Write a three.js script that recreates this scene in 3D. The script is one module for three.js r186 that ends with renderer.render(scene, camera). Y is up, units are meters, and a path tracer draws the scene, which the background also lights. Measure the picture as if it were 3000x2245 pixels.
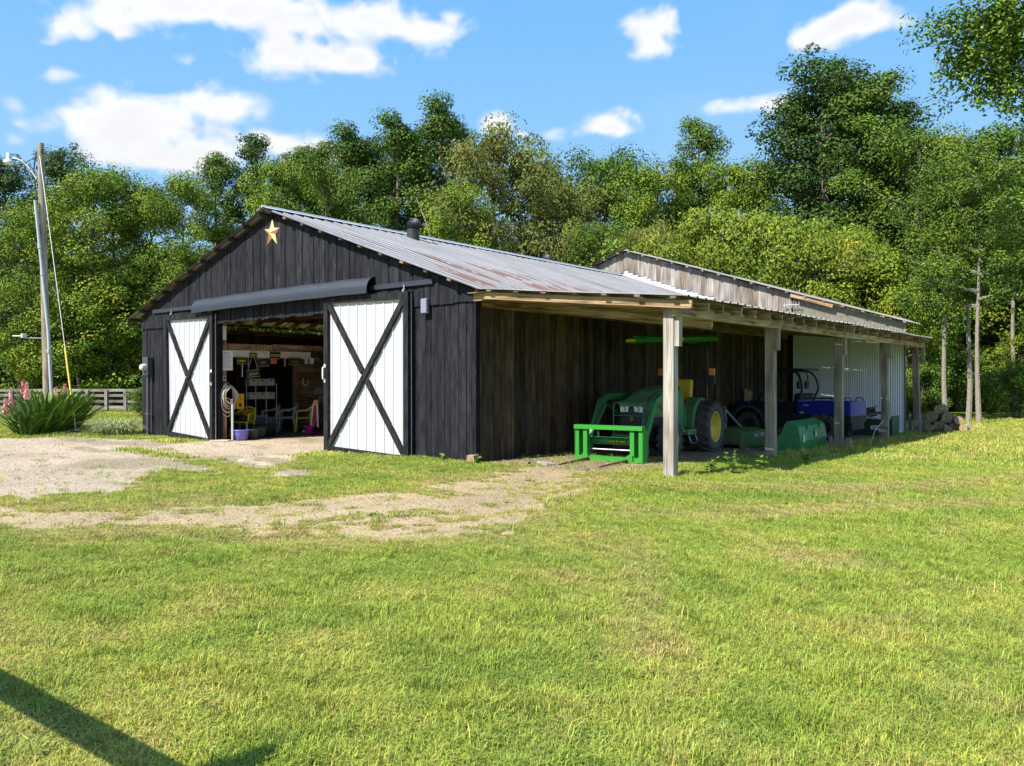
import * as THREE from 'three';
import { mergeGeometries } from 'three/addons/utils/BufferGeometryUtils.js';
import { RoundedBoxGeometry } from 'three/addons/geometries/RoundedBoxGeometry.js';

// ---------------------------------------------------------------- camera, sky, sun, exposure
const scene = new THREE.Scene();
const RAD = Math.PI / 180;
const camera = new THREE.PerspectiveCamera(50.59, 1024 / 766, 0.1, 900);
camera.position.set(10.258, 1.561, 11.428);
camera.rotation.order = 'YXZ';
camera.rotation.set(-0.19 * RAD, 39.157 * RAD, -0.056 * RAD);
const EXPOSURE = 1.95;
const renderer = new THREE.WebGLRenderer({ antialias: true });
renderer.toneMapping = THREE.LinearToneMapping;
renderer.toneMappingExposure = EXPOSURE;
renderer.shadowMap.enabled = true;
const SUN = new THREE.Vector3(-0.22, 1.0, 0.95).normalize();
const sun = new THREE.DirectionalLight(new THREE.Color(1.0, 0.945, 0.85), 4.6);
sun.name = 'sun';
sun.position.copy(SUN).multiplyScalar(120);
sun.castShadow = true;
Object.assign(sun.shadow.camera, { left: -60, right: 60, top: 60, bottom: -60, near: 1, far: 300 });
sun.shadow.mapSize.set(4096, 4096);
scene.add(sun, sun.target);

// ---------------------------------------------------------------- random numbers and noise
function rng(seed) { let s = seed | 0; return () => { s = (s + 0x6d2b79f5) | 0; let t = Math.imul(s ^ (s >>> 15), 1 | s); t = (t + Math.imul(t ^ (t >>> 7), 61 | t)) ^ t; return ((t ^ (t >>> 14)) >>> 0) / 4294967296; }; }
const R0 = rng(7);
const rr = (a, b, r = R0) => a + (b - a) * r();
const LAT = new Float32Array(65536); { const r = rng(99); for (let i = 0; i < 65536; i++) LAT[i] = r(); }
const clamp = (x, a = 0, b = 1) => Math.min(b, Math.max(a, x));
const sst = (x, a, b) => { const t = clamp((x - a) / (b - a)); return t * t * (3 - 2 * t); };
const lerp = (a, b, t) => a + (b - a) * t;
function vn(x, y, px = 256, py = 256) {              // value noise that repeats after px, py
  const ix = Math.floor(x), iy = Math.floor(y); let fx = x - ix, fy = y - iy;
  fx = fx * fx * (3 - 2 * fx); fy = fy * fy * (3 - 2 * fy);
  const x0 = ((ix % px) + px) % px, x1 = (x0 + 1) % px, y0 = (((iy % py) + py) % py) << 8, y1 = ((((iy + 1) % py) + py) % py) << 8;
  const a = LAT[y0 + x0], b = LAT[y0 + x1], c = LAT[y1 + x0], d = LAT[y1 + x1];
  return a + (b - a) * fx + (c - a + (a - b - c + d) * fx) * fy;
}
function fbm(x, y, o = 4, px = 256, py = 256) { let s = 0, a = 0.5, t = 0; for (let i = 0; i < o; i++) { s += a * vn(x, y, Math.min(256, px), Math.min(256, py)); t += a; a *= 0.5; x *= 2; y *= 2; px *= 2; py *= 2; } return s / t; }

// ---------------------------------------------------------------- sky: clear air with fair-weather cumulus, all the way round
function makeSky() {
  const W = 4096, H = 2048, data = new Float32Array(W * H * 4);
  // cumulus puffs: azimuth from north (-z) to the left, elevation, half sizes (degrees), strength
  const puffs = [
    [66.2,21.6,2.17,0.97,1.00], [63.0,22.8,3.86,1.05,1.20], [57.6,23.4,4.83,1.19,1.20], [52.2,23.5,4.38,1.23,1.10], [47.1,23.2,3.57,1.13,1.00], [44.1,22.8,1.65,0.78,0.80], [67.9,20.8,0.80,0.86,0.90], [66.8,20.6,0.81,0.49,0.80], [55.7,21.2,1.61,0.88,0.70], [54.3,21.8,2.63,1.05,0.80], [52.5,21.0,3.27,0.95,1.20], [49.7,21.4,1.35,0.90,1.20], [56.1,20.3,1.32,0.53,0.80], [68.6,18.0,0.92,0.49,1.00], [60.9,20.2,0.68,0.40,0.65], [64.9,21.1,0.38,0.22,0.60], [63.8,17.2,2.84,1.02,1.00], [66.0,15.7,3.65,0.95,1.10], [60.2,17.9,2.76,0.93,1.00], [58.5,17.4,1.47,0.77,0.90], [68.2,16.2,0.99,0.36,0.60], [62.7,16.3,4.02,0.86,0.90], [60.2,14.5,5.02,1.06,1.20], [55.2,15.6,2.87,0.79,1.10], [63.3,13.8,2.32,0.58,0.80], [62.2,14.6,3.49,0.87,1.00], [53.7,15.1,1.53,0.79,0.90], [52.2,15.3,0.92,0.77,0.80], [39.8,17.4,1.12,0.69,1.10], [38.8,16.8,0.94,0.25,0.70], [36.2,16.9,0.87,0.44,0.50], [32.2,17.5,1.39,0.68,1.20], [32.2,17.0,2.17,0.43,1.00], [29.8,22.8,1.34,1.01,1.00], [28.4,23.5,1.06,0.82,1.00], [29.0,21.9,1.19,0.60,0.90], [17.8,21.9,1.98,0.85,1.20], [16.2,22.5,1.39,0.72,1.20], [19.1,21.3,1.03,0.51,0.80], [15.3,21.8,1.11,0.56,0.80], [24.2,17.9,1.26,0.48,1.00], [21.3,17.9,1.42,0.53,0.90], [70.9,14.2,0.59,0.43,0.70], [64.2,11.0,0.99,0.87,1.00], [70.4,15.1,0.54,0.27,0.50], [13.7,21.7,1.10,0.82,0.30], [69.2,19.9,0.53,0.21,0.30],
  ];
  const r = rng(5);
  for (let i = 0; i < 90; i++) {                      // the rest of the sky, the same kind of clouds
    let az = r() * 360 - 180; const el = 6 + 62 * Math.pow(r(), 1.3);
    if (Math.abs(((az - 39 + 540) % 360) - 180) < 40 && el < 34) continue;
    const k = 2 + Math.floor(r() * 4), s = 1.2 + r() * 3.2;
    for (let j = 0; j < k; j++) puffs.push([az + (r() - 0.5) * s * 4 / Math.cos(el * RAD), el + (r() - 0.5) * s, s * (0.9 + r()), s * (0.4 + 0.35 * r()), 0.8 + r() * 0.4]);
  }
  const dens = new Float32Array(W * H);
  for (const [az, el, rx, ry, amp] of puffs) {
    const cx = (((-az - 90) / 360 + 0.5 + 2) % 1) * W, cy = (el / 180 + 0.5) * H, sx = rx / Math.cos(el * RAD) / 360 * W, sy = ry / 180 * H;
    for (let y = Math.max(0, Math.floor(cy - 2.2 * sy)); y <= Math.min(H - 1, cy + 2.2 * sy); y++) for (let x = Math.floor(cx - 2.2 * sx); x <= cx + 2.2 * sx; x++) {
      const dx = (x - cx) / sx, dy = (y - cy) / sy, d = dx * dx + dy * dy;
      if (d < 4.6) { const i = y * W + ((x % W) + W) % W; dens[i] += amp * Math.exp(-d * 1.1); }
    }
  }
  for (let y = 0; y < H; y++) {
    const el = ((y + 0.5) / H - 0.5) * 180, s = Math.max(0, Math.sin(el * RAD));
    // clear blue, paler towards the horizon
    const t = Math.pow(clamp(s / 0.46), 0.75), u = clamp((s - 0.46) / 0.54);
    const base = [lerp(lerp(0.54, 0.165, t), 0.10, u), lerp(lerp(0.80, 0.475, t), 0.34, u), lerp(lerp(1.0, 0.97, t), 0.85, u)];
    for (let x = 0; x < W; x++) {
      const i = y * W + x; let c = base, q = dens[i];
      let a = 0, shade = 1;
      if (q > 0.01) {
        const wx = (fbm(x / 30 + 3, y / 30, 3) - 0.5) * 26, n1 = fbm((x + wx) / 34, (y + wx * 0.6) / 22, 5), n2 = fbm((x + wx) / 12 + 40, y / 9 + 9, 4);
        const edge = Math.min(q, 1.5) + (n1 - 0.5) * 2.1 + (n2 - 0.5) * 1.25;
        a = Math.pow(sst(edge, 0.08, 1.38), 0.9) * sst(q, 0.02, 0.20);
        const below = dens[Math.min(H - 1, y + 16) * W + x];
        shade = 1.0 - 0.09 * sst(q + (n1 - .5) * 1.3, 0.75, 2.0) - 0.12 * (n2 - 0.4) - 0.05 * sst(below - q, 0.0, 0.5);
      }
      const wisp = 0.05 * sst(fbm(x / 120 + 7, y / 60, 4), 0.5, 0.8) * sst(el, 2, 20);
      a = clamp(a + wisp * (1 - a));
      const cl = [0.97 * shade, 0.98 * shade, 1.0 * shade + 0.005];
      for (let k = 0; k < 3; k++) data[i * 4 + k] = lerp(c[k], cl[k], a) / EXPOSURE * 1.08;
      data[i * 4 + 3] = 1;
    }
  }
  const t = new THREE.DataTexture(data, W, H, THREE.RGBAFormat, THREE.FloatType);
  t.mapping = THREE.EquirectangularReflectionMapping; t.magFilter = THREE.LinearFilter; t.needsUpdate = true;
  return t;
}
scene.background = makeSky();
scene.environment = scene.background;

// ---------------------------------------------------------------- helpers: shapes
const V = (x, y, z) => new THREE.Vector3(x, y, z);
function geo(pos, uv, nor) {
  const g = new THREE.BufferGeometry();
  g.setAttribute('position', new THREE.Float32BufferAttribute(pos, 3));
  g.setAttribute('uv', new THREE.Float32BufferAttribute(uv, 2));
  if (nor) g.setAttribute('normal', new THREE.Float32BufferAttribute(nor, 3)); else g.computeVertexNormals();
  return g;
}
const flat = (g) => { const h = g.index ? g.toNonIndexed() : g; for (const n of Object.keys(h.attributes)) if (!['position', 'normal', 'uv', 'color'].includes(n)) h.deleteAttribute(n); return h; };
const merge = (...gs) => mergeGeometries(gs.flat(9).map(flat));
// a box whose texture runs along its longest side, in metres, starting at a random place of the grain
function bx(x0, x1, y0, y1, z0, z1) {
  const lo = [Math.min(x0, x1), Math.min(y0, y1), Math.min(z0, z1)], hi = [Math.max(x0, x1), Math.max(y0, y1), Math.max(z0, z1)];
  const len = hi.map((h, i) => h - lo[i]), L = len.indexOf(Math.max(...len)), ou = rr(0, 3), ov = rr(0, 3), pos = [], uv = [], nor = [];
  for (let a = 0; a < 3; a++) for (const s of [0, 1]) {
    const b = (a + 1) % 3, c = (a + 2) % 3, q = [[0, 0], [1, 0], [1, 1], [0, 1]].map(([i, j]) => { const p = []; p[a] = s ? hi[a] : lo[a]; p[b] = i ? hi[b] : lo[b]; p[c] = j ? hi[c] : lo[c]; return p; });
    const o = s ? [0, 1, 2, 0, 2, 3] : [0, 2, 1, 0, 3, 2];
    for (const k of o) { pos.push(...q[k]); const n = [0, 0, 0]; n[a] = s ? 1 : -1; nor.push(...n); if (c === L) uv.push(q[k][b] + ou, q[k][c] + ov); else if (b === L) uv.push(q[k][c] + ou, q[k][b] + ov); else uv.push(q[k][b] + ou, q[k][c] + ov); }
  }
  return geo(pos, uv, nor);
}
const rb = (w, h, d, r = 0.02, seg = 2) => new RoundedBoxGeometry(w, h, d, seg, r);
const mv = (g, x = 0, y = 0, z = 0, rx = 0, ry = 0, rz = 0, s = 1) => g.applyMatrix4(new THREE.Matrix4().compose(V(x, y, z), new THREE.Quaternion().setFromEuler(new THREE.Euler(rx, ry, rz, 'YXZ')), Array.isArray(s) ? V(...s) : V(s, s, s)));
const arr = (p) => (p.isVector3 ? p : V(...p));
function along(g, A, B, up = V(0, 0, 1)) {            // put a shape that runs along +y from 0 between two points
  A = arr(A); B = arr(B); const y = B.clone().sub(A).normalize(); let z = up.clone().sub(y.clone().multiplyScalar(up.dot(y))); if (z.lengthSq() < 1e-6) z = V(1, 0, 0).cross(y); z.normalize();
  const x = y.clone().cross(z); return g.applyMatrix4(new THREE.Matrix4().makeBasis(x, y, z).setPosition(A));
}
const beam = (A, B, w, h, up) => along(bx(-w / 2, w / 2, 0, arr(A).distanceTo(arr(B)), -h / 2, h / 2), A, B, up);   // w across, h along "up"
const rod = (A, B, r0, r1 = r0, n = 8) => { const L = arr(A).distanceTo(arr(B)); return along(new THREE.CylinderGeometry(r1, r0, L, n, 1).translate(0, L / 2, 0), A, B); };
const pipe = (pts, r, n = 6, seg = 0, closed = false) => new THREE.TubeGeometry(new THREE.CatmullRomCurve3(pts.map(arr), closed, 'catmullrom', 0.3), seg || pts.length * 5, r, n, closed);
function prism(poly, z0, z1) { const s = new THREE.Shape(poly.map(([x, y]) => new THREE.Vector2(x, y))); const g = new THREE.ExtrudeGeometry(s, { depth: z1 - z0, bevelEnabled: false }); g.translate(0, 0, z0); const u = g.attributes.uv, a = rr(0, 3), b = rr(0, 3); for (let i = 0; i < u.count; i++) u.setXY(i, u.getX(i) + a, u.getY(i) + b); return g; }
const lathe = (pts, n = 20) => new THREE.LatheGeometry(pts.map(([r, y]) => new THREE.Vector2(r, y)), n);
// a skin through rings of points (each ring the same length)
function skin(rings, closed = true, caps = false) {
  const pos = [], uv = [], n = rings[0].length, m = closed ? n : n - 1;
  for (let i = 0; i + 1 < rings.length; i++) for (let j = 0; j < m; j++) {
    const a = rings[i][j], b = rings[i][(j + 1) % n], c = rings[i + 1][(j + 1) % n], d = rings[i + 1][j];
    for (const [p, u, v] of [[a, j, i], [b, j + 1, i], [c, j + 1, i + 1], [a, j, i], [c, j + 1, i + 1], [d, j, i + 1]]) { pos.push(...p); uv.push(u / n, v); }
  }
  if (caps) for (const [ring, f] of [[rings[0], 1], [rings[rings.length - 1], 0]]) for (let j = 1; j + 1 < n; j++) for (const k of f ? [0, j + 1, j] : [0, j, j + 1]) { pos.push(...ring[k]); uv.push(0, 0); }
  return geo(pos, uv);
}

// ---------------------------------------------------------------- helpers: things and parts
const taken = {};
const numbered = (n) => { taken[n] = (taken[n] ?? -1) + 1; return taken[n] ? n + '_' + String(taken[n]).padStart(3, '0') : n; };
function tag(o, label, category, group, kind) { if (label) o.userData.label = label; if (category) o.userData.category = category; if (group) o.userData.group = group; if (kind) o.userData.kind = kind; return o; }
function thing(name, label, category, p = [0, 0, 0], turn = 0, group) { const o = new THREE.Group(); o.name = numbered(name); o.position.set(...p); o.rotation.y = turn; scene.add(o); return tag(o, label, category, group); }
function part(parent, name, g, m) { const o = new THREE.Mesh(Array.isArray(g) ? merge(g) : g, m); o.name = name; o.castShadow = o.receiveShadow = true; parent.add(o); return o; }
function sub(parent, name) { const o = new THREE.Group(); o.name = name; parent.add(o); return o; }
function single(name, g, m, label, category, group, kind) { const o = part(scene, numbered(name), g, m); return tag(o, label, category, group, kind); }
function copyOf(root, p, turn, label) { const r = root.clone(); r.name = numbered(root.name.replace(/_\d{3}$/, '')); r.userData = { ...root.userData }; r.position.set(...p); r.rotation.y = turn; if (label) r.userData.label = label; scene.add(r); return r; }

// ---------------------------------------------------------------- materials
function dataTex(W, H, f, srgb = false, repeat = [1, 1]) {
  const d = new Uint8Array(W * H * 4);
  for (let y = 0; y < H; y++) for (let x = 0; x < W; x++) { const c = f(x, y), i = (y * W + x) * 4; d[i] = clamp(c[0]) * 255; d[i + 1] = clamp(c[1]) * 255; d[i + 2] = clamp(c[2]) * 255; d[i + 3] = 255; }
  const t = new THREE.DataTexture(d, W, H); t.wrapS = t.wrapT = THREE.RepeatWrapping; t.magFilter = THREE.LinearFilter; t.repeat.set(...repeat); if (srgb) t.colorSpace = THREE.SRGBColorSpace; t.needsUpdate = true; return t;
}
const grayTex = (W, H, f, repeat) => dataTex(W, H, (x, y) => { const v = f(x, y); return [v, v, v]; }, false, repeat);
const C = (r, g, b) => new THREE.Color().setRGB(r, g, b);
const mat = (c, rough = 0.7, o = {}) => new THREE.MeshStandardMaterial({ color: Array.isArray(c) ? C(...c) : c, roughness: rough, ...o });
// wood grain along v; one tile is 1.2 m across and 2.4 m long
const grainAt = (x, y) => { const w = vn(x / 64, y / 128, 8, 8) * 4; const f = fbm(x / 4 + w, y / 256, 4, 128, 4); const l = fbm(x / 2, y / 128, 2, 256, 8); return 0.55 * f + 0.45 * l; };
const GRAIN = new Float32Array(512 * 1024); for (let y = 0; y < 1024; y++) for (let x = 0; x < 512; x++) GRAIN[y * 512 + x] = grainAt(x, y);
const woodRep = [1 / 1.2, 1 / 2.4];
const grayWood = dataTex(512, 1024, (x, y) => { const g = GRAIN[y * 512 + x], p = fbm(x / 64, y / 256, 3, 8, 4), v = clamp(0.52 + (g - 0.5) * 0.95 + (p - 0.5) * 0.5, 0.15, 1); return [v, v * lerp(0.93, 1, p), v * lerp(0.84, 1, p)]; }, false, woodRep);
const blackWood = dataTex(512, 1024, (x, y) => { const g = GRAIN[y * 512 + x], p = fbm(x / 32, y / 128, 4, 16, 8), k = fbm(x / 8 + 31, y / 32 + 3, 3, 64, 32); let v = 0.44 + (g - 0.5) * 1.0 + (p - 0.5) * 0.9; const worn = sst(k, 0.70, 0.80) * sst(p, 0.5, 0.66); v += worn * 0.55; return [v * 1.0, v * 1.0, v * 1.03]; }, false, woodRep);
const flake = dataTex(512, 1024, (x, y) => { const g = GRAIN[y * 512 + x], p = fbm(x / 32, y / 128, 4, 16, 8), k = fbm(x / 4 + 31, y / 8 + 3, 3, 128, 128); let v = 0.44 + (g - 0.5) * 0.9 + (p - 0.5) * 0.8; v += sst(k, 0.69, 0.76) * 1.2; return [v, v, v * 1.02]; }, false, woodRep);
const brownWood = dataTex(512, 1024, (x, y) => { const g = GRAIN[y * 512 + x], p = fbm(x / 64, y / 128, 4, 8, 8), s = fbm(x / 16 + 5, y / 256, 3, 32, 4), v = clamp(0.5 + (g - 0.5) * 1.1 + (p - 0.5) * 0.5 + (s - 0.5) * 0.5, 0.08, 1); return [v, v * lerp(0.86, 0.97, s), v * lerp(0.7, 0.93, s)]; }, false, woodRep);
const woodBump = grayTex(512, 1024, (x, y) => GRAIN[y * 512 + x], woodRep);
const wood = (c, map, rough = 0.85, b = 0.004) => new THREE.MeshPhysicalMaterial({ color: C(...c), roughness: rough, specularIntensity: 0.4, map, bumpMap: woodBump, bumpScale: b });
const dustTex = grayTex(512, 512, (x, y) => 0.72 + 0.5 * (fbm(x / 40, y / 40, 5, 12, 12) - 0.4) + 0.15 * (vn(x / 2, y / 2, 256, 256) - 0.5));
const speck = grayTex(256, 256, (x, y) => 0.85 + 0.3 * (fbm(x / 6, y / 6, 3, 42, 42) - 0.5));

const M = {
  black: [wood([0.027, 0.029, 0.038], blackWood, 0.78, 0.007), wood([0.019, 0.020, 0.028], blackWood, 0.8, 0.007), wood([0.038, 0.040, 0.050], blackWood, 0.76, 0.007), wood([0.029, 0.031, 0.039], flake, 0.78, 0.007), wood([0.032, 0.034, 0.044], blackWood, 0.78, 0.007)],
  blackWorn: [wood([0.034, 0.035, 0.042], flake, 0.78, 0.007), wood([0.026, 0.027, 0.034], flake, 0.78, 0.007)],
  side: [wood([0.135, 0.115, 0.092], brownWood, 0.9, 0.007), wood([0.100, 0.088, 0.074], brownWood, 0.9, 0.007), wood([0.170, 0.138, 0.105], brownWood, 0.9, 0.007), wood([0.075, 0.067, 0.060], brownWood, 0.9, 0.007), wood([0.21, 0.16, 0.115], brownWood, 0.9, 0.007), wood([0.12, 0.105, 0.088], brownWood, 0.9, 0.007)],
  gray: [wood([0.50, 0.47, 0.45], grayWood, 0.9, 0.006), wood([0.40, 0.36, 0.33], grayWood, 0.9, 0.006), wood([0.58, 0.55, 0.53], grayWood, 0.9, 0.006), wood([0.36, 0.30, 0.25], grayWood, 0.9, 0.006)],
  post: wood([0.60, 0.56, 0.50], grayWood, 0.9, 0.006), post2: wood([0.50, 0.44, 0.36], grayWood, 0.9, 0.006),
  beam: wood([0.66, 0.54, 0.35], brownWood, 0.85), beam2: wood([0.58, 0.43, 0.28], brownWood, 0.85), rafter: wood([0.52, 0.40, 0.25], brownWood, 0.85),
  inner: [wood([0.62, 0.41, 0.28], brownWood, 0.85), wood([0.50, 0.31, 0.21], brownWood, 0.85), wood([0.70, 0.50, 0.35], brownWood, 0.85)],
  doorPaint: wood([0.034, 0.034, 0.038], blackWood, 0.7, 0.002),
  white: mat([0.49, 0.50, 0.52], 0.45), whiteBoard: mat([0.72, 0.68, 0.62], 0.7, { map: speck }),
  hood: mat([0.028, 0.034, 0.050], 0.5, { map: speck }),
  galv: mat([0.60, 0.62, 0.65], 0.42, { metalness: 0.85 }), steel: mat([0.42, 0.43, 0.45], 0.4, { metalness: 0.9 }), zinc: mat([0.62, 0.63, 0.64], 0.45, { metalness: 0.4 }),
  darkMetal: mat([0.035, 0.035, 0.038], 0.5), blackPlastic: mat([0.018, 0.018, 0.02], 0.55), rubber: mat([0.105, 0.10, 0.09], 0.85, { map: dustTex, bumpMap: dustTex, bumpScale: 0.006 }),
  green: mat([0.034, 0.26, 0.066], 0.42, { map: dustTex }), greenDusty: mat([0.14, 0.31, 0.14], 0.62, { map: dustTex }), greenBright: mat([0.035, 0.30, 0.030], 0.45, { map: speck }),
  greenDeck: mat([0.10, 0.23, 0.055], 0.6, { map: dustTex }), greenBox: mat([0.040, 0.27, 0.085], 0.45, { map: dustTex }),
  yellow: mat([0.80, 0.50, 0.012], 0.42), yellowDusty: mat([0.86, 0.62, 0.075], 0.55, { map: dustTex }), lime: mat([0.62, 0.66, 0.10], 0.5), chairGray: mat([0.52, 0.53, 0.53], 0.55), chairYellow: mat([0.75, 0.55, 0.02], 0.5),
  amber: mat([0.90, 0.26, 0.01], 0.3), red: mat([0.55, 0.03, 0.03], 0.5), glass: new THREE.MeshPhysicalMaterial({ color: 0xffffff, roughness: 0.05, transmission: 1, thickness: 0, ior: 1.5 }), lampGlass: mat([0.80, 0.82, 0.85], 0.25),
  rust: mat([0.16, 0.075, 0.045], 0.8, { map: dustTex }), gold: mat([0.78, 0.52, 0.24], 0.38, { metalness: 0.55 }), utvBlue: mat([0.010, 0.024, 0.30], 0.35),
  grayPlastic: mat([0.46, 0.47, 0.48], 0.6), rope: mat([0.55, 0.46, 0.38], 0.8), concrete: mat([0.45, 0.42, 0.38], 0.9, { map: dustTex }), paper: mat([0.75, 0.75, 0.74], 0.6),
};
const pick = (a, r = R0) => a[Math.floor(r() * a.length)];
// flat print: lettering drawn on a canvas
function print(w, h, draw) { const c = document.createElement('canvas'); c.width = w; c.height = h; const k = c.getContext('2d'); draw(k, w, h); const t = new THREE.CanvasTexture(c); t.colorSpace = THREE.SRGBColorSpace; return new THREE.MeshStandardMaterial({ map: t, roughness: 0.6 }); }
const plate = (w, h) => new THREE.PlaneGeometry(w, h);

// ---------------------------------------------------------------- ground
function sdPoly(x, z, P) {                            // signed distance, negative inside
  let d = 1e9, s = 1;
  for (let i = 0, j = P.length - 1; i < P.length; j = i++) {
    const ex = P[j][0] - P[i][0], ez = P[j][1] - P[i][1], wx = x - P[i][0], wz = z - P[i][1], t = clamp((wx * ex + wz * ez) / (ex * ex + ez * ez)), bx_ = wx - ex * t, bz = wz - ez * t;
    d = Math.min(d, bx_ * bx_ + bz * bz);
    const c1 = z >= P[i][1], c2 = z < P[j][1], c3 = ex * wz > ez * wx;
    if ((c1 && c2 && c3) || (!c1 && !c2 && !c3)) s = -s;
  }
  return s * Math.sqrt(d);
}
function sdLine(x, z, P) { let d = 1e9; for (let i = 0; i + 1 < P.length; i++) { const ex = P[i + 1][0] - P[i][0], ez = P[i + 1][1] - P[i][1], wx = x - P[i][0], wz = z - P[i][1], t = clamp((wx * ex + wz * ez) / (ex * ex + ez * ez)); d = Math.min(d, Math.hypot(wx - ex * t, wz - ez * t)); } return d; }
const DRIVE = [[-26, 9], [-15.5, 4.3], [-13.4, 1.6], [-11.2, 1.0], [-9.4, 0.9], [-8.9, 0.2], [-8.8, -3], [-4.2, -3], [-4.25, 0.9], [-3.6, 1.5], [-2.6, 2.3], [-0.3, 3.1], [-0.6, 3.6], [-2.6, 4.4], [-2.2, 5.2], [-1.2, 6.4], [-1.4, 7.3], [-4, 8.6], [-9, 13], [-26, 22]];
const ISLES = [[[-3.4, 3.3], [-1.7, 3.6]], [[-4.6, 3.1], [-3.6, 3.25]], [[-2.8, 4.5], [-2.2, 4.9]], [[-8.5, 2.6], [-5.4, 2.9]]];
const DIRT = [[-0.9, 8.9], [0.2, 8.7], [1.36, 7.9], [2.8, 6.6], [4.3, 5.7], [4.9, 4.9], [4.5, 3.6], [3.9, 2.2], [3.2, 0.4], [1.2, -0.2], [0.9, 0.6], [1.6, 2.2], [1.5, 4.0], [0.9, 5.4], [0.0, 6.9], [-0.9, 7.9]];
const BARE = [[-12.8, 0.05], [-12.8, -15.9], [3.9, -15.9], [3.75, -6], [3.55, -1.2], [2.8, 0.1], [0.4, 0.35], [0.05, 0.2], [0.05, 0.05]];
const LIVE = [[[3.7, 1.4], [5.2, 0.8], [6.3, 0.2], [7.6, -1.4], [8.6, -3.4]], [[5.4, 3.3], [6.4, 2.4], [7.4, 0.9], [8.8, -0.6]]];     // strips of dead, trodden grass
const TRACK = [[6.1, 4.6], [6.9, 5.6], [7.4, 6.5], [7.9, 7.4]];
function gh(x, z) {
  let h = 0.045 * (fbm(x * 0.35 + 50, z * 0.35 + 50, 3) - 0.5);
  const inBarn = Math.max(sst(-z, -0.4, 0.3) * sst(-x, -0.4, 0.2) * sst(x, -13.2, -12.6));
  h *= 1 - 0.8 * inBarn;
  h -= 0.11 * sst(-z, 1.5, 14) * sst(x, -0.5, 1.5) * (1 - 0.7 * sst(x, 4.4, 5.4));
  h += 0.07 * Math.exp(-Math.pow(sdLine(x, z, LIVE[0]) / 0.45, 2));
  h -= 0.05 * Math.exp(-Math.pow(sdLine(x, z, [[3.2, 7], [4, 5.4], [3.6, 3], [2.2, 0.6]]) / 0.35, 2));
  return h * sst(Math.min(x + 24, 20 - x, z + 28, 16 - z), 0, 2.5);
}
function cover(x, z) {                                // share of gravel, loose dirt, bare soil, dead grass
  const w = (fbm(x * 0.9 + 20, z * 0.9 + 20, 4) - 0.5), w2 = (fbm(x * 3.1 + 60, z * 3.1 + 11, 4) - 0.5), w3 = fbm(x * 9 + 3, z * 9 + 70, 3) - 0.5;
  let gravel = sst(-sdPoly(x, z, DRIVE) + w * 1.1 + w2 * 0.7 + w3 * 0.35, -0.12, 0.22);
  for (const I of ISLES) gravel *= 1 - sst(0.30 + w2 * 0.8 + w3 * 0.5 - sdLine(x, z, I), 0, 0.15) * 0.9;
  const dd = -sdPoly(x, z, DIRT);
  let dirt = sst(dd + w * 1.6 + w2 * 1.3, -0.2, 0.6) * sst(0.84 + w2 * 2.3 + w3 * 1.7 + w * 0.5, 0.22, 0.60);
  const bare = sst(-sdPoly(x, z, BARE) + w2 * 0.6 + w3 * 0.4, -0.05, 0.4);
  let dead = 0; for (const L of LIVE) dead = Math.max(dead, sst(0.62 + w * 0.9 + w2 * 0.6 - sdLine(x, z, L), 0, 0.6));
  dead = Math.max(dead * 0.8, sst(dd + 0.9 + w * 2, 0, 1) * 0.75, 0.55 * sst(w + 0.25 * w2, 0.13, 0.3), 0.75 * sst(0.35 + w2 * 0.8 - sdLine(x, z, TRACK), 0, 0.5));
  return { gravel, dirt: dirt * (1 - gravel), bare, dead, w, w2, w3 };
}
const GREEN = [[0.305, 0.392, 0.056], [0.430, 0.458, 0.082], [0.200, 0.305, 0.042], [0.46, 0.385, 0.145]];
function lawn(x, z, c) {
  const p = fbm(x * 0.3 + 9, z * 0.3 + 31, 3), q = fbm(x * 1.9 + 77, z * 1.9 + 5, 4);
  const t = clamp((p - 0.32) * 1.8 + (q - 0.5) * 2.0), d = sst(fbm(x * 1.7 + 5, z * 1.7 + 90, 4), 0.53, 0.68) * 0.5;
  return [0, 1, 2].map((k) => lerp(lerp(lerp(GREEN[0][k], GREEN[1][k], t), GREEN[2][k], d), GREEN[3][k], clamp(c.dead * 0.75 + 0.30 * sst(q + (c.w3 || 0) * 0.6, 0.60, 0.76))));
}
const GX0 = -24, GX1 = 20, GZ0 = -28, GZ1 = 16;
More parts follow.
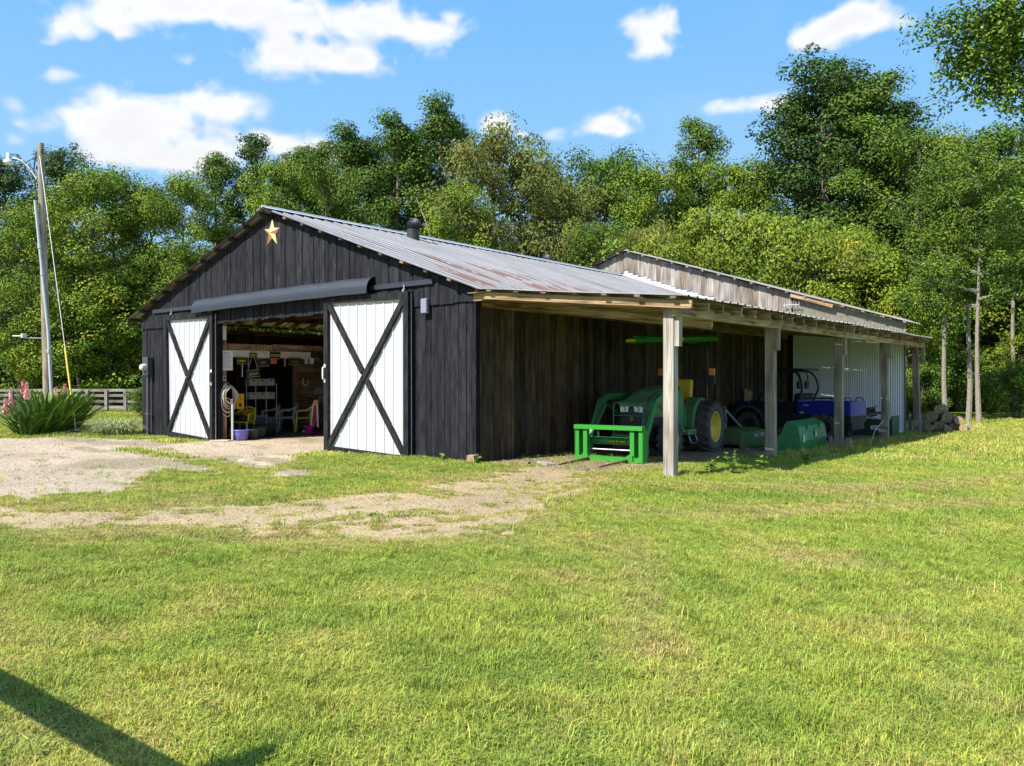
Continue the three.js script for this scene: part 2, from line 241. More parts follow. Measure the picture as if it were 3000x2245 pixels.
const groundMap = (() => {
  const N = 2048, d = new Uint8Array(N * N * 4), enc = (v) => 255 * Math.pow(clamp(v), 1 / 2.2);
  for (let j = 0; j < N; j++) for (let i = 0; i < N; i++) {
    const x = GX0 + (i + 0.5) / N * (GX1 - GX0), z = GZ0 + (j + 0.5) / N * (GZ1 - GZ0), c = cover(x, z), g = lawn(x, z, c);
    const n1 = vn(x * 47, z * 47), n2 = vn(x * 19 + 8, z * 19), st = vn(x * 30 + 91, z * 30 + 17), f = 0.62 + 0.5 * n1;
    const damp = fbm(x * 0.6 + 12, z * 0.6 + 44, 4), o = [];
    for (let k = 0; k < 3; k++) {
      let v = g[k] * (0.45 + 0.5 * n1 + 0.15 * n2);
      const soil = [0.44, 0.325, 0.19][k] * (0.65 + 0.5 * n1 + 0.25 * c.w2) * (0.85 + 0.4 * (damp - 0.5));
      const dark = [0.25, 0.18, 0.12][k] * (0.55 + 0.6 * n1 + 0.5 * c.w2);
      let grav = [0.50, 0.40, 0.285][k] * (0.60 + 0.42 * n1 + 0.26 * n2) * (0.86 + 0.55 * (damp - 0.5)); if (st > 0.86) grav *= 1.25; if (st < 0.12) grav *= 0.62;
      const stain = sst(fbm(x * 0.45 + z * 0.3 + 3, z * 1.2 - x * 0.3 + 8, 5), 0.50, 0.62) * 0.85; grav = lerp(grav, [0.27, 0.225, 0.13][k] * f, stain);
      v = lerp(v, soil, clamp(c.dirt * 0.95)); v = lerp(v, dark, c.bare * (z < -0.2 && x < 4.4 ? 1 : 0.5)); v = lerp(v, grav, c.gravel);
      o.push(v);
    }
    const q = (j * N + i) * 4; d[q] = enc(o[0]); d[q + 1] = enc(o[1]); d[q + 2] = enc(o[2]); d[q + 3] = 255;
  }
  const t = new THREE.DataTexture(d, N, N); t.magFilter = THREE.LinearFilter; t.colorSpace = THREE.SRGBColorSpace; t.needsUpdate = true; return t;
})();
const earthBump = grayTex(512, 512, (x, y) => 0.5 * fbm(x / 24, y / 24, 4, 21, 21) + 0.5 * fbm(x / 5, y / 5, 3, 102, 102), [1, 1]);
const earthFar = earthBump.clone(); earthFar.repeat.set(44 / 2.2, 44 / 2.2);
const farMap = dataTex(512, 512, (x, y) => { const n = fbm(x / 30, y / 30, 5, 17, 17), m = vn(x / 2, y / 2, 256, 256); return [0.36 * (0.55 + 0.6 * m) * (0.6 + n), 0.44 * (0.55 + 0.6 * m) * (0.6 + n), 0.17 * (0.55 + 0.6 * m) * (0.6 + n)]; }, true);
{
  const N = 176, pos = [], uv = [], nor = [], idx = [];
  for (let j = 0; j <= N; j++) for (let i = 0; i <= N; i++) { const u = i / N, v = j / N, x = GX0 + u * (GX1 - GX0), z = GZ0 + v * (GZ1 - GZ0), e = 0.15; pos.push(x, gh(x, z), z); uv.push(u, v); const n = V(gh(x - e, z) - gh(x + e, z), 2 * e, gh(x, z - e) - gh(x, z + e)).normalize(); nor.push(n.x, n.y, n.z); }
  for (let j = 0; j < N; j++) for (let i = 0; i < N; i++) { const a = j * (N + 1) + i, b = a + 1, c = a + N + 1, dd = c + 1; idx.push(a, c, b, b, c, dd); }
  const inner = idx.length, xs = [-420, GX0, GX1, 420], zs = [-420, GZ0, GZ1, 420];
  for (let j = 0; j < 3; j++) for (let i = 0; i < 3; i++) { if (i === 1 && j === 1) continue; const b0 = pos.length / 3; for (const [a, b] of [[i, j], [i, j + 1], [i + 1, j], [i + 1, j + 1]]) { pos.push(xs[a], 0, zs[b]); uv.push(xs[a] / 5, zs[b] / 5); nor.push(0, 1, 0); } idx.push(b0, b0 + 1, b0 + 2, b0 + 2, b0 + 1, b0 + 3); }
  const g = geo(pos, uv, nor); g.setIndex(idx); g.addGroup(0, inner, 0); g.addGroup(inner, idx.length - inner, 1);
  const o = part(scene, 'ground', g, [mat([1, 1, 1], 0.95, { map: groundMap, bumpMap: earthFar, bumpScale: 0.03 }), mat([1.25, 1.2, 0.75], 0.95, { map: farMap })]);
  tag(o, 'mown lawn with worn soil and gravel round the barns', 'ground', null, 'structure');
}

// ---------------------------------------------------------------- grass: tufts of mown blades
function tuft(seed, n, rad, h, w) {
  const r = rng(seed), pos = [], col = [], uv = [];
  for (let i = 0; i < n; i++) {
    const a = r() * 6.283, q = Math.sqrt(r()) * rad, x = Math.cos(a) * q, z = Math.sin(a) * q, b = r() * 6.283, lean = 0.4 + r() * 1.25, hh = h * (0.5 + 0.7 * r()), ww = w * (0.7 + 0.6 * r());
    const lx = Math.cos(b), lz = Math.sin(b), px = -lz * ww / 2, pz = lx * ww / 2, c = 0.72 + 0.5 * r(), dry = r() < 0.13 ? 1 : 0;
    const P = [[x - px, -0.01, z - pz], [x + px, -0.01, z + pz], [x + lx * lean * hh * 0.35 - px * 0.8, hh * 0.62, z + lz * lean * hh * 0.35 - pz * 0.8], [x + lx * lean * hh * 0.35 + px * 0.8, hh * 0.62, z + lz * lean * hh * 0.35 + pz * 0.8], [x + lx * lean * hh, hh * (1 - 0.25 * lean), z + lz * lean * hh]];
    for (const k of [0, 1, 3, 0, 3, 2, 2, 3, 4]) { pos.push(...P[k]); uv.push(0, 0); if (dry) col.push(1.75 * c, 1.15 * c, 2.0 * c); else col.push(c * (0.9 + 0.2 * ((i * 7) % 5) / 5), c, c); }
  }
  const g = geo(pos, uv); g.setAttribute('color', new THREE.Float32BufferAttribute(col, 3)); return g;
}
const grassMat = new THREE.MeshPhysicalMaterial({ color: 0xffffff, vertexColors: true, roughness: 0.75, specularIntensity: 0.3, transmission: 0.28, thickness: 0, side: THREE.DoubleSide });
function scatter(name, label, g, m, spots) {
  const o = new THREE.InstancedMesh(g, m, spots.length), q = new THREE.Object3D(), c = new THREE.Color();
  spots.forEach(([x, y, z, s, a, col, sy], i) => { q.position.set(x, y, z); q.rotation.set(0, a, 0); q.scale.set(s, s * (sy ?? 1), s); q.updateMatrix(); o.setMatrixAt(i, q.matrix); o.setColorAt(i, c.setRGB(...col)); });
  o.name = numbered(name); o.castShadow = o.receiveShadow = true; scene.add(o); return tag(o, label, 'grass', null, 'stuff');
}
{
  const r = rng(11), near = [], mid = [], cam = [10.26, 11.43], blocked = (x, z) => (x > -12.9 && x < 0.03 && z < 0.02 && z > -16) || (x > -17 && x < 3.8 && z < -16 && z > -28);
  const put = (list, n, d0, d1, smin, smax) => {
    for (let i = 0; i < n; i++) {
      const a = r() * 6.283, d = Math.sqrt(d0 * d0 + r() * (d1 * d1 - d0 * d0)), x = cam[0] + Math.cos(a) * d, z = cam[1] + Math.sin(a) * d;
      if (z > cam[1] + 3 || x > 21 || x < -40 || z < -30) continue;
      const vx = x - cam[0], vz = z - cam[1], f = -0.631 * vx - 0.775 * vz, s_ = 0.775 * vx - 0.631 * vz;
      if (f < -1 || Math.abs(s_) > f * 0.95 + 3.5) continue;            // lawn that no step to the side would bring into view
      if (blocked(x, z)) continue;
      const c = cover(x, z), bare = Math.max(c.gravel * 0.992, c.dirt > 0.45 ? 0.985 : c.dirt, c.bare * (x < 3.9 && z < 0 ? 0.97 : 0.7));
      if (r() < bare) continue;
      const col = lawn(x, z, c), k = 0.62 + 0.75 * r(), tall = (0.75 + 0.5 * r()) * (1 + 1.0 * sst(c.w2 + 0.6 * c.w3, 0.02, 0.35) - 0.5 * c.dead), edge = (x > 3.7 && x < 4.6 && z < -0.5) || (Math.hypot(x - 4.1, z) < 0.8) ? 1.5 : 1;
      list.push([x, gh(x, z), z, lerp(smin, smax, r()), r() * 6.283, col.map((v) => v * k), tall * edge]);
    }
  };
  put(near, 420000, 1.5, 9.5, 0.75, 1.2);
  put(near, 420000, 9.5, 17, 0.85, 1.3);
  put(mid, 420000, 17, 52, 0.9, 1.5);
  // broad-leaved weeds, longer tussocks and dry thatch among the mown grass
  const weeds = [], tussock = [], thatch = [];
  for (let i = 0; i < 90000; i++) {
    const a = r() * 6.283, d = 1.8 + 15 * Math.pow(r(), 0.7), x = cam[0] + Math.cos(a) * d, z = cam[1] + Math.sin(a) * d, vx = x - cam[0], vz = z - cam[1], f = -0.631 * vx - 0.775 * vz, s_ = 0.775 * vx - 0.631 * vz;
    if (f < 0.5 || Math.abs(s_) > f * 0.95 + 3 || blocked(x, z)) continue;
    const c = cover(x, z), n = fbm(x * 1.6 + 40, z * 1.6 + 61, 3), q = fbm(x * 2.4 + 13, z * 2.4 + 29, 3); if (c.gravel > 0.3 || c.dirt > 0.5) continue;
    const k = 0.75 + 0.5 * r();
    if (n > 0.60 && r() < 0.30) weeds.push([x, gh(x, z), z, 0.8 + 0.7 * r(), r() * 6.28, [0.18 * k, 0.30 * k, 0.05 * k]]);
    else if (q > 0.64 && r() < 0.30) thatch.push([x, gh(x, z), z, 0.8 + 0.6 * r(), r() * 6.28, [0.42 * k, 0.34 * k, 0.14 * k], 0.7]);
    else if (r() < 0.05) tussock.push([x, gh(x, z), z, 0.9 + 0.7 * r(), r() * 6.28, [0.27 * k, 0.38 * k, 0.055 * k]]);
  }
  scatter('lawn_weeds', 'clover and broad-leaved weeds low in the lawn', tuft(23, 11, 0.05, 0.030, 0.016), grassMat, weeds).userData.category = 'weeds';
  scatter('lawn_tussocks', 'longer blades standing out of the mown lawn', tuft(24, 9, 0.03, 0.085, 0.005), grassMat, tussock);
  scatter('lawn_thatch', 'dry straw-coloured clippings lying on the lawn', tuft(25, 16, 0.08, 0.030, 0.0035), grassMat, thatch).userData.category = 'clippings';
  scatter('lawn_grass', 'short mown grass covering the lawn', tuft(21, 15, 0.060, 0.045, 0.0042), grassMat, near);
  scatter('lawn_grass', 'short grass of the lawn further off round the barns', tuft(22, 14, 0.14, 0.055, 0.011), grassMat, mid);
  console.log('tufts', near.length, mid.length);
}

// loose gravel on the drive and clods in the worn soil
{
  const r = rng(19), peb = [], clod = [];
  for (let i = 0; i < 150000; i++) { const x = -18 + 19 * r(), z = -2.5 + 12 * r(), c = cover(x, z); if (c.gravel > 0.5 && r() < 0.2) { const k = 0.5 + 0.7 * r(); peb.push([x, gh(x, z), z, 0.006 + 0.016 * Math.pow(r(), 3), r() * 6.28, [0.45 * k, 0.36 * k, 0.26 * k]]); } }
  for (let i = 0; i < 26000; i++) { const x = -1.5 + 8 * r(), z = -2 + 11 * r(), c = cover(x, z); if (c.dirt > 0.3 || (c.bare > 0.4 && x > 0.1)) { const k = 0.5 + 0.7 * r(), dry = r() < 0.35; clod.push([x, gh(x, z), z, 0.004 + 0.018 * Math.pow(r(), 4), r() * 6.28, dry ? [0.34 * k, 0.32 * k, 0.13 * k] : [0.37 * k, 0.28 * k, 0.17 * k]]); } }
  const g = flat(new THREE.IcosahedronGeometry(1, 0)), m = mat([1, 1, 1], 0.95);
  g.scale(1, 0.7, 0.85);
  const a = scatter('loose_gravel', 'loose gravel scattered over the drive', g, m, peb), b = scatter('soil_clods', 'small clods and clippings on the worn soil', g, m, clod); a.userData.category = 'gravel'; b.userData.category = 'soil';
}

// ---------------------------------------------------------------- the black barn
const RX = -6.44, RY = 5.64;                          // ridge
const XL = -12.83, ZB = -16.0;                        // left corner, back
const roofR = (x) => RY - 0.352 * (x - RX), roofL = (x) => RY - 0.338 * (RX - x), roofY = (x) => (x > RX ? roofR(x) : roofL(x));
const leanY = (x) => 3.262 - 0.0985 * (x - 0.30);
const barn = thing('black_barn', 'large black board barn with white sliding doors, metal roof and open lean-to', 'barn');
// corrugated sheet: ribs run down the slope, profile across z
const RIB = [[0, 0], [0.105, 0], [0.128, 0.028], [0.172, 0.028], [0.195, 0], [0.30, 0]];
function sheet(xa, ya, xb, yb, z0, n, uvz, bend = 0) {  // n ribs from z0 towards -z
  const pos = [], uv = [], L = Math.hypot(xb - xa, yb - ya), nx = -(yb - ya) / L, ny = (xb - xa) / L, sgn = ny < 0 ? -1 : 1, S = 6;
  const pts = []; for (let k = 0; k < n; k++) for (let j = k ? 1 : 0; j < RIB.length; j++) pts.push([z0 - k * 0.3 - RIB[j][0], RIB[j][1]]);
  const P = (i, s) => { const t = s / S, wob = bend * Math.sin(t * 9 + z0 * 1.7) * 0.5 + bend * (vn(t * 5 + z0, i * 0.1 + z0) - 0.5), h = pts[i][1] * sgn + wob; return [xa + (xb - xa) * t + nx * h, ya + (yb - ya) * t + ny * h, pts[i][0]]; };
  for (let i = 0; i + 1 < pts.length; i++) for (let s = 0; s < S; s++) { const a = [i, s], b = [i + 1, s], c = [i + 1, s + 1], d = [i, s + 1]; for (const q of sgn > 0 ? [a, b, c, a, c, d] : [a, c, b, a, d, c]) { pos.push(...P(...q)); uv.push((uvz - pts[q[0]][0]) / 16.4, q[1] / S); } }
  return geo(pos, uv);
}
const rustMap = dataTex(1024, 512, (x, y) => {          // u along the barn, v from ridge (0) to eave (1): galvanised sheet with rust runs
  const u = x / 1024, v = y / 512, z = u * 16.4, lane = Math.floor(z / 0.15), h = LAT[(lane * 37) & 65535], h2 = LAT[(lane * 91 + 7) & 65535];
  const edge = 0.42 + 0.30 * h + 0.10 * (vn(z * 6, v * 8) - 0.5), run = sst(v, edge, edge + 0.16) * (h2 > 0.36 ? 1 : 0.15) * (1 - 0.55 * sst(v, 0.93, 1.0)), fade = 1 - 0.45 * sst(z, 5, 12);
  const spot = fbm(x / 6, y / 22, 4), m = clamp(run * fade * sst(spot, 0.30, 0.52));
  const patch = fbm(x / 60, y / 90, 4), c = 0.60 + 0.22 * (patch - 0.5) + 0.10 * (vn(x / 3, y / 9) - 0.5), dirty = 0.16 * sst(fbm(x / 9 + 5, y / 120, 3), 0.5, 0.75);
  const base = [c * (1 - dirty), c * (1 - dirty) * 1.005, c * (1 - dirty * 1.2) * 1.035], r = [0.34 + 0.12 * spot, 0.14 + 0.06 * spot, 0.085 + 0.04 * spot];
  return base.map((b, k) => lerp(b, r[k], m * 0.95));
});
const roofMat = mat([0.31, 0.31, 0.32], 0.45, { map: rustMap, metalness: 0.35 });
const leanMat = mat([0.27, 0.265, 0.26], 0.5, { map: dustTex, metalness: 0.3 });
const roof = sub(barn, 'roof');
for (let k = 0; k < 18; k++) {
  const z0 = 0.28 - k * 0.9, dy = rr(-0.006, 0.006);
  part(roof, 'roof_sheet', sheet(RX, RY + dy, 0.42, roofR(0.42) + dy, z0, 3, 0.28, 0.012), roofMat);
  part(roof, 'roof_sheet', sheet(RX, RY + dy, XL - 0.36, roofL(XL - 0.36) + dy, z0, 3, 0.28, 0.012), roofMat);
  part(roof, 'lean_to_sheet', sheet(0.26, leanY(0.26) - 0.012 + dy, 4.54, leanY(4.54) + dy, z0, 3, 0.28, 0.01), leanMat);
}
part(roof, 'roof_sheet', sheet(RX, RY, 0.42, roofR(0.42), 0.28 - 16.2, 1, 0.28, 0), roofMat); part(roof, 'lean_to_sheet', sheet(0.26, leanY(0.26) - 0.012, 4.54, leanY(4.54), 0.28 - 16.2, 1, 0.28, 0), leanMat);
part(roof, 'ridge_cap', [beam([RX + 0.11, RY + 0.012, 0.29], [RX + 0.11, RY + 0.012, ZB + 0.1], 0.26, 0.006, V(0.33, 0.94, 0)), beam([RX - 0.11, RY + 0.012, 0.29], [RX - 0.11, RY + 0.012, ZB + 0.1], 0.26, 0.006, V(-0.33, 0.94, 0)), rod([RX, RY + 0.05, 0.29], [RX, RY + 0.05, ZB + 0.1], 0.03)], M.zinc);
for (let k = 0; k <= 10; k++) {                       // purlins under the sheets; their ends show along the rake
  const x = RX + 0.22 + k * 0.65, xl = RX - 0.22 - k * 0.655;
  part(roof, 'purlin', beam([x, roofR(x) - 0.035, 0.25 + rr(-0.03, 0.04)], [x, roofR(x) - 0.035, ZB + 0.1], 0.10, 0.05, V(0.33, 0.94, 0)), pick([M.side[2], M.side[4], M.inner[1]]));
  part(roof, 'purlin', beam([xl, roofL(xl) - 0.035, 0.25 + rr(-0.03, 0.02)], [xl, roofL(xl) - 0.035, ZB + 0.1], 0.10, 0.05, V(-0.33, 0.94, 0)), M.side[1]);
}
for (let k = 0; k < 23; k++) {                        // rafters inside
  const z = -0.35 - k * 0.68; if (z < ZB + 0.2) break;
  part(roof, 'rafter', beam([RX, RY - 0.13, z], [XL - 0.1, roofL(XL - 0.1) - 0.13, z], 0.05, 0.14, V(0.32, 0.94, 0)), M.inner[1]);
  part(roof, 'rafter', beam([RX, RY - 0.13, z], [0.0, roofR(0) - 0.13, z], 0.05, 0.14, V(-0.32, 0.94, 0)), M.inner[1]);
}
// front wall: upper boards overlap the lower ones
const front = sub(barn, 'front_wall'), STEP = 3.05;
{
  const r = rng(3);
  for (let x = XL; x < 0.02;) {
    const w = Math.min(0.13 + 0.13 * r(), 0.05 - x + 0.001), x1 = Math.min(x + w, 0.05), g = 0.008 + 0.007 * r(), z = 0.014 + 0.018 * r(), a = x + g / 2, b = x1 - g / 2, top = (q) => roofY(q) - 0.075;
    if (b - a < 0.03) { x = x1; continue; }
    const yb = STEP + rr(-0.025, 0.02, r), poly = [[a, yb], [b, yb], [b, top(b)]]; if (a < RX && b > RX) poly.push([RX, top(RX)]); poly.push([a, top(a)]);
    part(front, 'board', prism(poly, z, z + 0.022), pick(M.black, r)); x = x1;
  }
  const low = (xa, xb, worn) => { for (let x = xa; x < xb - 0.02;) { const w = 0.13 + 0.11 * r(), x1 = xb - x - w < 0.08 ? xb : x + w, g = 0.008 + 0.008 * r(), z = -0.014 + 0.016 * r(); part(front, 'board', bx(x + g / 2, x1 - g / 2, -0.06 + rr(0, 0.05, r), STEP + 0.06, z - 0.012, z + 0.012), worn && r() < 0.7 ? pick(M.blackWorn, r) : pick(M.black, r)); x = x1; } };
  low(XL, -8.82, false); low(-4.28, -0.03, true);
  part(front, 'corner_board', bx(-0.02, 0.085, -0.08, 3.17, -0.10, 0.012), M.black[1]);
  part(front, 'backing', [prism([[XL, STEP], [0, STEP], [0, roofR(0) - 0.2], [RX, RY - 0.2], [XL, roofL(XL) - 0.2]], -0.06, -0.045), bx(XL, -8.85, 0, STEP, -0.06, -0.045), bx(-4.25, -0.02, 0, STEP, -0.06, -0.045)], M.side[3]);
}
// side wall under the lean-to, left wall and back
const side = sub(barn, 'side_wall');
{
  const r = rng(4);
  for (let z = -0.10; z > ZB;) { const w = 0.14 + 0.13 * r(), g = 0.006 + 0.010 * r(), x = 0.0 + (r() < 0.35 ? 0.026 : 0) + 0.006 * r(); part(side, 'board', bx(x - 0.024, x, -0.06 + rr(0, 0.10, r), 3.02 + rr(-0.02, 0.05, r), z - w + g / 2, z - g / 2), pick(M.side, r)); z -= w; }
  part(side, 'backing', bx(-0.05, -0.035, 0, 3.1, -0.1, ZB), M.side[3]);
  const left = sub(barn, 'left_wall');
  for (let z = 0; z > ZB;) { const w = 0.17 + 0.08 * r(), g = r() < 0.5 ? 0.010 : 0.003; part(left, 'board', bx(XL - 0.012, XL + 0.012, -0.05, 3.16, z - w + g, z), pick(M.side, r)); z -= w; }
  part(left, 'wall_plate', bx(XL + 0.015, XL + 0.10, 3.02, 3.16, -0.1, ZB), M.inner[1]);
  part(barn, 'back_wall', prism([[XL, 0], [0, 0], [0, roofR(0) - 0.15], [RX, RY - 0.15], [XL, roofL(XL) - 0.15]], ZB, ZB + 0.03), M.side[3]);
}
// aisle posts, beams and stall partitions inside
const aisle = sub(barn, 'aisle_frame');
for (const [x, s] of [[-8.93, 1], [-4.15, -1]]) for (const z of [-0.16, -3.8, -7.6, -11.4]) part(aisle, 'aisle_post', bx(x - 0.08, x + 0.08, -0.02, 3.9, z - 0.10, z + 0.10), pick(M.inner));
part(aisle, 'aisle_beam', bx(-9.06, -9.01, 2.38, 2.54, -0.3, -1.75), M.inner[0]); part(aisle, 'aisle_beam', bx(-9.06, -9.015, 2.37, 2.56, -1.78, -3.4), M.inner[2]); part(aisle, 'aisle_beam', bx(-9.07, -9.02, 2.36, 2.56, -3.42, -8), M.inner[0]);
part(aisle, 'white_board', bx(-9.008, -8.985, 2.185, 2.372, -0.28, -8), M.whiteBoard);
part(aisle, 'aisle_beam', bx(-4.2, -4.12, 2.38, 2.56, -0.1, -12), M.inner[1]);
part(aisle, 'tie_beam', bx(XL, 0, 3.42, 3.56, -3.85, -3.75), M.inner[1]); part(aisle, 'tie_beam', bx(XL, 0, 3.42, 3.56, -7.65, -7.55), M.inner[1]);
{
  const r = rng(8), stall = sub(barn, 'stall_partition');
  for (let y = 0.02; y < 2.25; y += 0.225) part(stall, 'board', bx(-12.6, -9.02, y, y + 0.215, -5.42 + 0.008 * r(), -5.38), pick(M.inner, r));
  for (let y = 0.02; y < 2.1; y += 0.225) part(stall, 'board', bx(-11.0, -10.96 + 0.008 * r(), y, y + 0.215, -3.9, -5.35), pick(M.inner, r));
  part(stall, 'post', bx(-11.02, -10.9, 0, 2.3, -3.85, -3.97), M.inner[0]);
}
// door head: track, its metal cover, bare boards between
part(barn, 'track_rail', bx(-12.05, -0.98, 3.455, 3.555, 0.052, 0.10), M.hood);
{
  const prof = []; for (let i = 0; i <= 8; i++) { const a = i / 8 * 1.25; prof.push([0.06 + 0.24 * Math.sin(a), 3.70 - 0.30 * (1 - Math.cos(a)) * 1.0]); } prof.push([0.292, 3.43], [0.288, 3.345]);
  const rings = []; for (let i = 0; i <= 24; i++) { const t = i / 24, x = -9.62 + t * 6.92, b = 0.02 * Math.sin(Math.PI * t) + 0.05 * t + 0.02 + 0.008 * Math.sin(t * 31); rings.push(prof.map(([z, y]) => [x, y + b - 0.03, z])); }
  const back = rings.map((q) => q.map(([x, y, z]) => [x, y - 0.012, z - 0.012]).reverse());
  const cv = part(barn, 'track_cover', skin(rings.map((q, i) => [...q, ...back[i]]), true, true), M.hood);
  part(cv, 'lower_lip', skin([...Array(25)].map((_, i) => { const t = i / 24, x = -9.61 + t * 6.9, b = 0.02 * Math.sin(Math.PI * t) + 0.05 * t + 0.02; return [[x, 3.425 + b - 0.03, 0.300], [x, 3.338 + b - 0.03, 0.296], [x, 3.338 + b - 0.03, 0.284], [x, 3.425 + b - 0.03, 0.286]]; }), true, true), M.hood);
}
// sliding doors: four corners each, out of square as they hang
function slidingDoor(c, label, handleU, open) {
  const d = sub(barn, 'sliding_door'); d.userData.label = label;
  const D = (u, v) => [lerp(lerp(c[0][0], c[1][0], u), lerp(c[2][0], c[3][0], u), 1 - v), lerp(lerp(c[0][1], c[1][1], u), lerp(c[2][1], c[3][1], u), 1 - v)];   // u right, v up; c = TL TR BL BR
  const W = c[1][0] - c[0][0], H = c[0][1] - c[2][1], q = (pts, z0, z1) => prism(pts.map(([u, v]) => D(u, v)), z0, z1), fw = 0.135 / W, fh = 0.135 / H, Z0 = 0.112;
  // ribbed white metal panel
  const prof = [], n = 9, p = 1 / n; for (let i = 0; i < n; i++) { const u = i * p; prof.push([u, 0], [u + p * 0.38, 0], [u + p * 0.42, 0.018], [u + p * 0.52, 0.018], [u + p * 0.56, 0]); } prof.push([1, 0]);
  const inn = (u) => fw * 0.6 + u * (1 - fw * 1.2), ring = (v) => prof.map(([u, h]) => { const [x, y] = D(inn(u), v); return [x, y, Z0 + h]; });
  part(d, 'panel', [skin([ring(fh * 0.6), ring(1 - fh * 0.6)], false), q([[fw * 0.5, fh * 0.5], [1 - fw * 0.5, fh * 0.5], [1 - fw * 0.5, 1 - fh * 0.5], [fw * 0.5, 1 - fh * 0.5]], Z0 - 0.03, Z0 - 0.012)], M.white);
  const z1 = Z0 + 0.075, fb = (a) => part(d, 'frame_board', q(a, Z0 - 0.008, z1), M.doorPaint), back = (a) => part(d, 'frame_board', q(a, 0.045, Z0 - 0.034), M.doorPaint);
  for (const f of [fb, back]) { f([[0, 0], [fw, 0], [fw, 1], [0, 1]]); f([[1 - fw, 0], [1, 0], [1, 1], [1 - fw, 1]]); f([[fw, 1 - fh], [1 - fw, 1 - fh], [1 - fw, 1], [fw, 1]]); f([[fw, 0], [1 - fw, 0], [1 - fw, fh * 0.8], [fw, fh * 0.8]]); }
  part(d, 'edge_strip', q([[0.9985, 0.01], [1.0015, 0.01], [1.0015, 0.99], [0.9985, 0.99]], Z0 - 0.032, Z0 - 0.012), M.white);
  // the X: one brace over the other
  const A = D(fw, fh * 0.8), B = D(1 - fw, 1 - fh), E = D(fw, 1 - fh), F = D(1 - fw, fh * 0.8), hw = 0.062;
  const strip = (P, Q, za, zb) => { const L = Math.hypot(Q[0] - P[0], Q[1] - P[1]), ux = (Q[0] - P[0]) / L, uy = (Q[1] - P[1]) / L, nx = -uy * hw, ny = ux * hw; return prism([[P[0] - nx, P[1] - ny], [Q[0] - nx, Q[1] - ny], [Q[0] + nx, Q[1] + ny], [P[0] + nx, P[1] + ny]], za, zb); };
  part(d, 'brace', strip(A, B, Z0 + 0.022, z1 - 0.004), M.doorPaint); 
  const mid = [(A[0] + B[0]) / 2, (A[1] + B[1]) / 2], cut = (P, Q, t) => [lerp(P[0], Q[0], t), lerp(P[1], Q[1], t)];
  part(d, 'brace', strip(E, cut(E, F, 0.474), Z0 + 0.022, z1 - 0.007), M.doorPaint); part(d, 'brace', strip(cut(E, F, 0.526), F, Z0 + 0.022, z1 - 0.007), M.doorPaint);
  const h = D(handleU, 0.505); part(d, 'handle', [pipe([[h[0], h[1] - 0.13, z1], [h[0], h[1] - 0.12, z1 + 0.06], [h[0], h[1] + 0.12, z1 + 0.06], [h[0], h[1] + 0.13, z1]], 0.016), bx(h[0] - 0.025, h[0] + 0.025, h[1] - 0.20, h[1] - 0.12, z1, z1 + 0.012), bx(h[0] - 0.025, h[0] + 0.025, h[1] + 0.12, h[1] + 0.20, z1, z1 + 0.012)], M.paper);
  for (const u of [0.12, 0.93]) { const [hx, hy] = D(u, 1); part(d, 'hanger', [bx(hx - 0.02, hx + 0.02, hy - 0.03, 3.50, 0.105, 0.118), rod([hx, hy + 0.03, 0.085], [hx, hy + 0.03, 0.145], 0.035)], M.steel); }
}
slidingDoor([[-11.27, 3.35], [-8.80, 3.315], [-11.20, 0.075], [-8.80, -0.06]], 'left white sliding door with black X brace', 0.985);
slidingDoor([[-4.26, 3.39], [-1.58, 3.34], [-4.26, 0.02], [-1.58, -0.075]], 'right white sliding door with black X brace', 0.02);
part(barn, 'door_jamb', bx(-8.84, -8.76, 0, 3.1, -0.09, 0.03), M.black[1]);
part(barn, 'door_jamb', bx(-4.3, -4.24, 0, 3.1, -0.09, 0.0), M.black[1]);

// ---- the open lean-to on its posts
const lean = sub(barn, 'lean_to');
const PZ = [0, -4.12, -8.29, -12.3, -16.1];
PZ.forEach((z, i) => {
  const lx = [0, 0, 0.02, 0.0, -0.05][i], b = mv(rb(0.185, 3.05, 0.165, 0.012, 1), 0, 0, 0), u = b.attributes.uv, p = b.attributes.position, o = rr(0, 4); for (let k = 0; k < u.count; k++) u.setXY(k, p.getX(k) + p.getZ(k) + o, p.getY(k) + o);
  part(lean, 'post', mv(b, 4.118 + lx, 1.255, z - 0.08, 0, 0, [0, 0.004, -0.006, 0.008, 0.03][i]), i ? M.post2 : M.post);
  part(lean, 'cleat', bx(4.212, 4.295, 2.12 + rr(-0.05, 0.08), 2.562, z - 0.13, z - 0.02), i ? M.post2 : M.post);
  if (i > 2) part(lean, 'splice_board', bx(3.98, 4.24, 0.12, 0.30, z + 0.006, z + 0.045), M.post2);
});
for (let i = 0; i < 4; i++) part(lean, 'header_beam', bx(4.212, 4.30, 2.565 - 0.004 * i, 2.745 - 0.004 * i, i ? PZ[i] - 0.10 : 0.05, PZ[i + 1] - 0.105), i % 2 ? M.beam2 : M.beam);
for (let k = 0; k < 26; k++) { const z = -0.02 - k * 0.64; if (z < ZB) break; part(lean, 'rafter', beam([0.06, leanY(0.06) - 0.12, z], [4.46 + rr(-0.04, 0.05), leanY(4.46) - 0.12, z], 0.042, 0.135, V(0.1, 1, 0)), pick([M.rafter, M.beam2, M.beam])); }
part(lean, 'front_rafter', beam([0.42, leanY(0.42) - 0.125, 0.14], [4.60, leanY(4.6) - 0.125, 0.14], 0.045, 0.125, V(0.1, 1, 0)), M.beam2);
part(lean, 'front_rafter', beam([0.09, leanY(0.09) - 0.155, 0.06], [0.62, leanY(0.62) - 0.10, 0.06], 0.06, 0.16, V(0.1, 1, 0)), M.beam2);
part(lean, 'tie_beam', beam([0.06, 3.07, -1.4], [4.20, 2.50, -1.4], 0.05, 0.15, V(0.13, 1, 0)), M.beam);
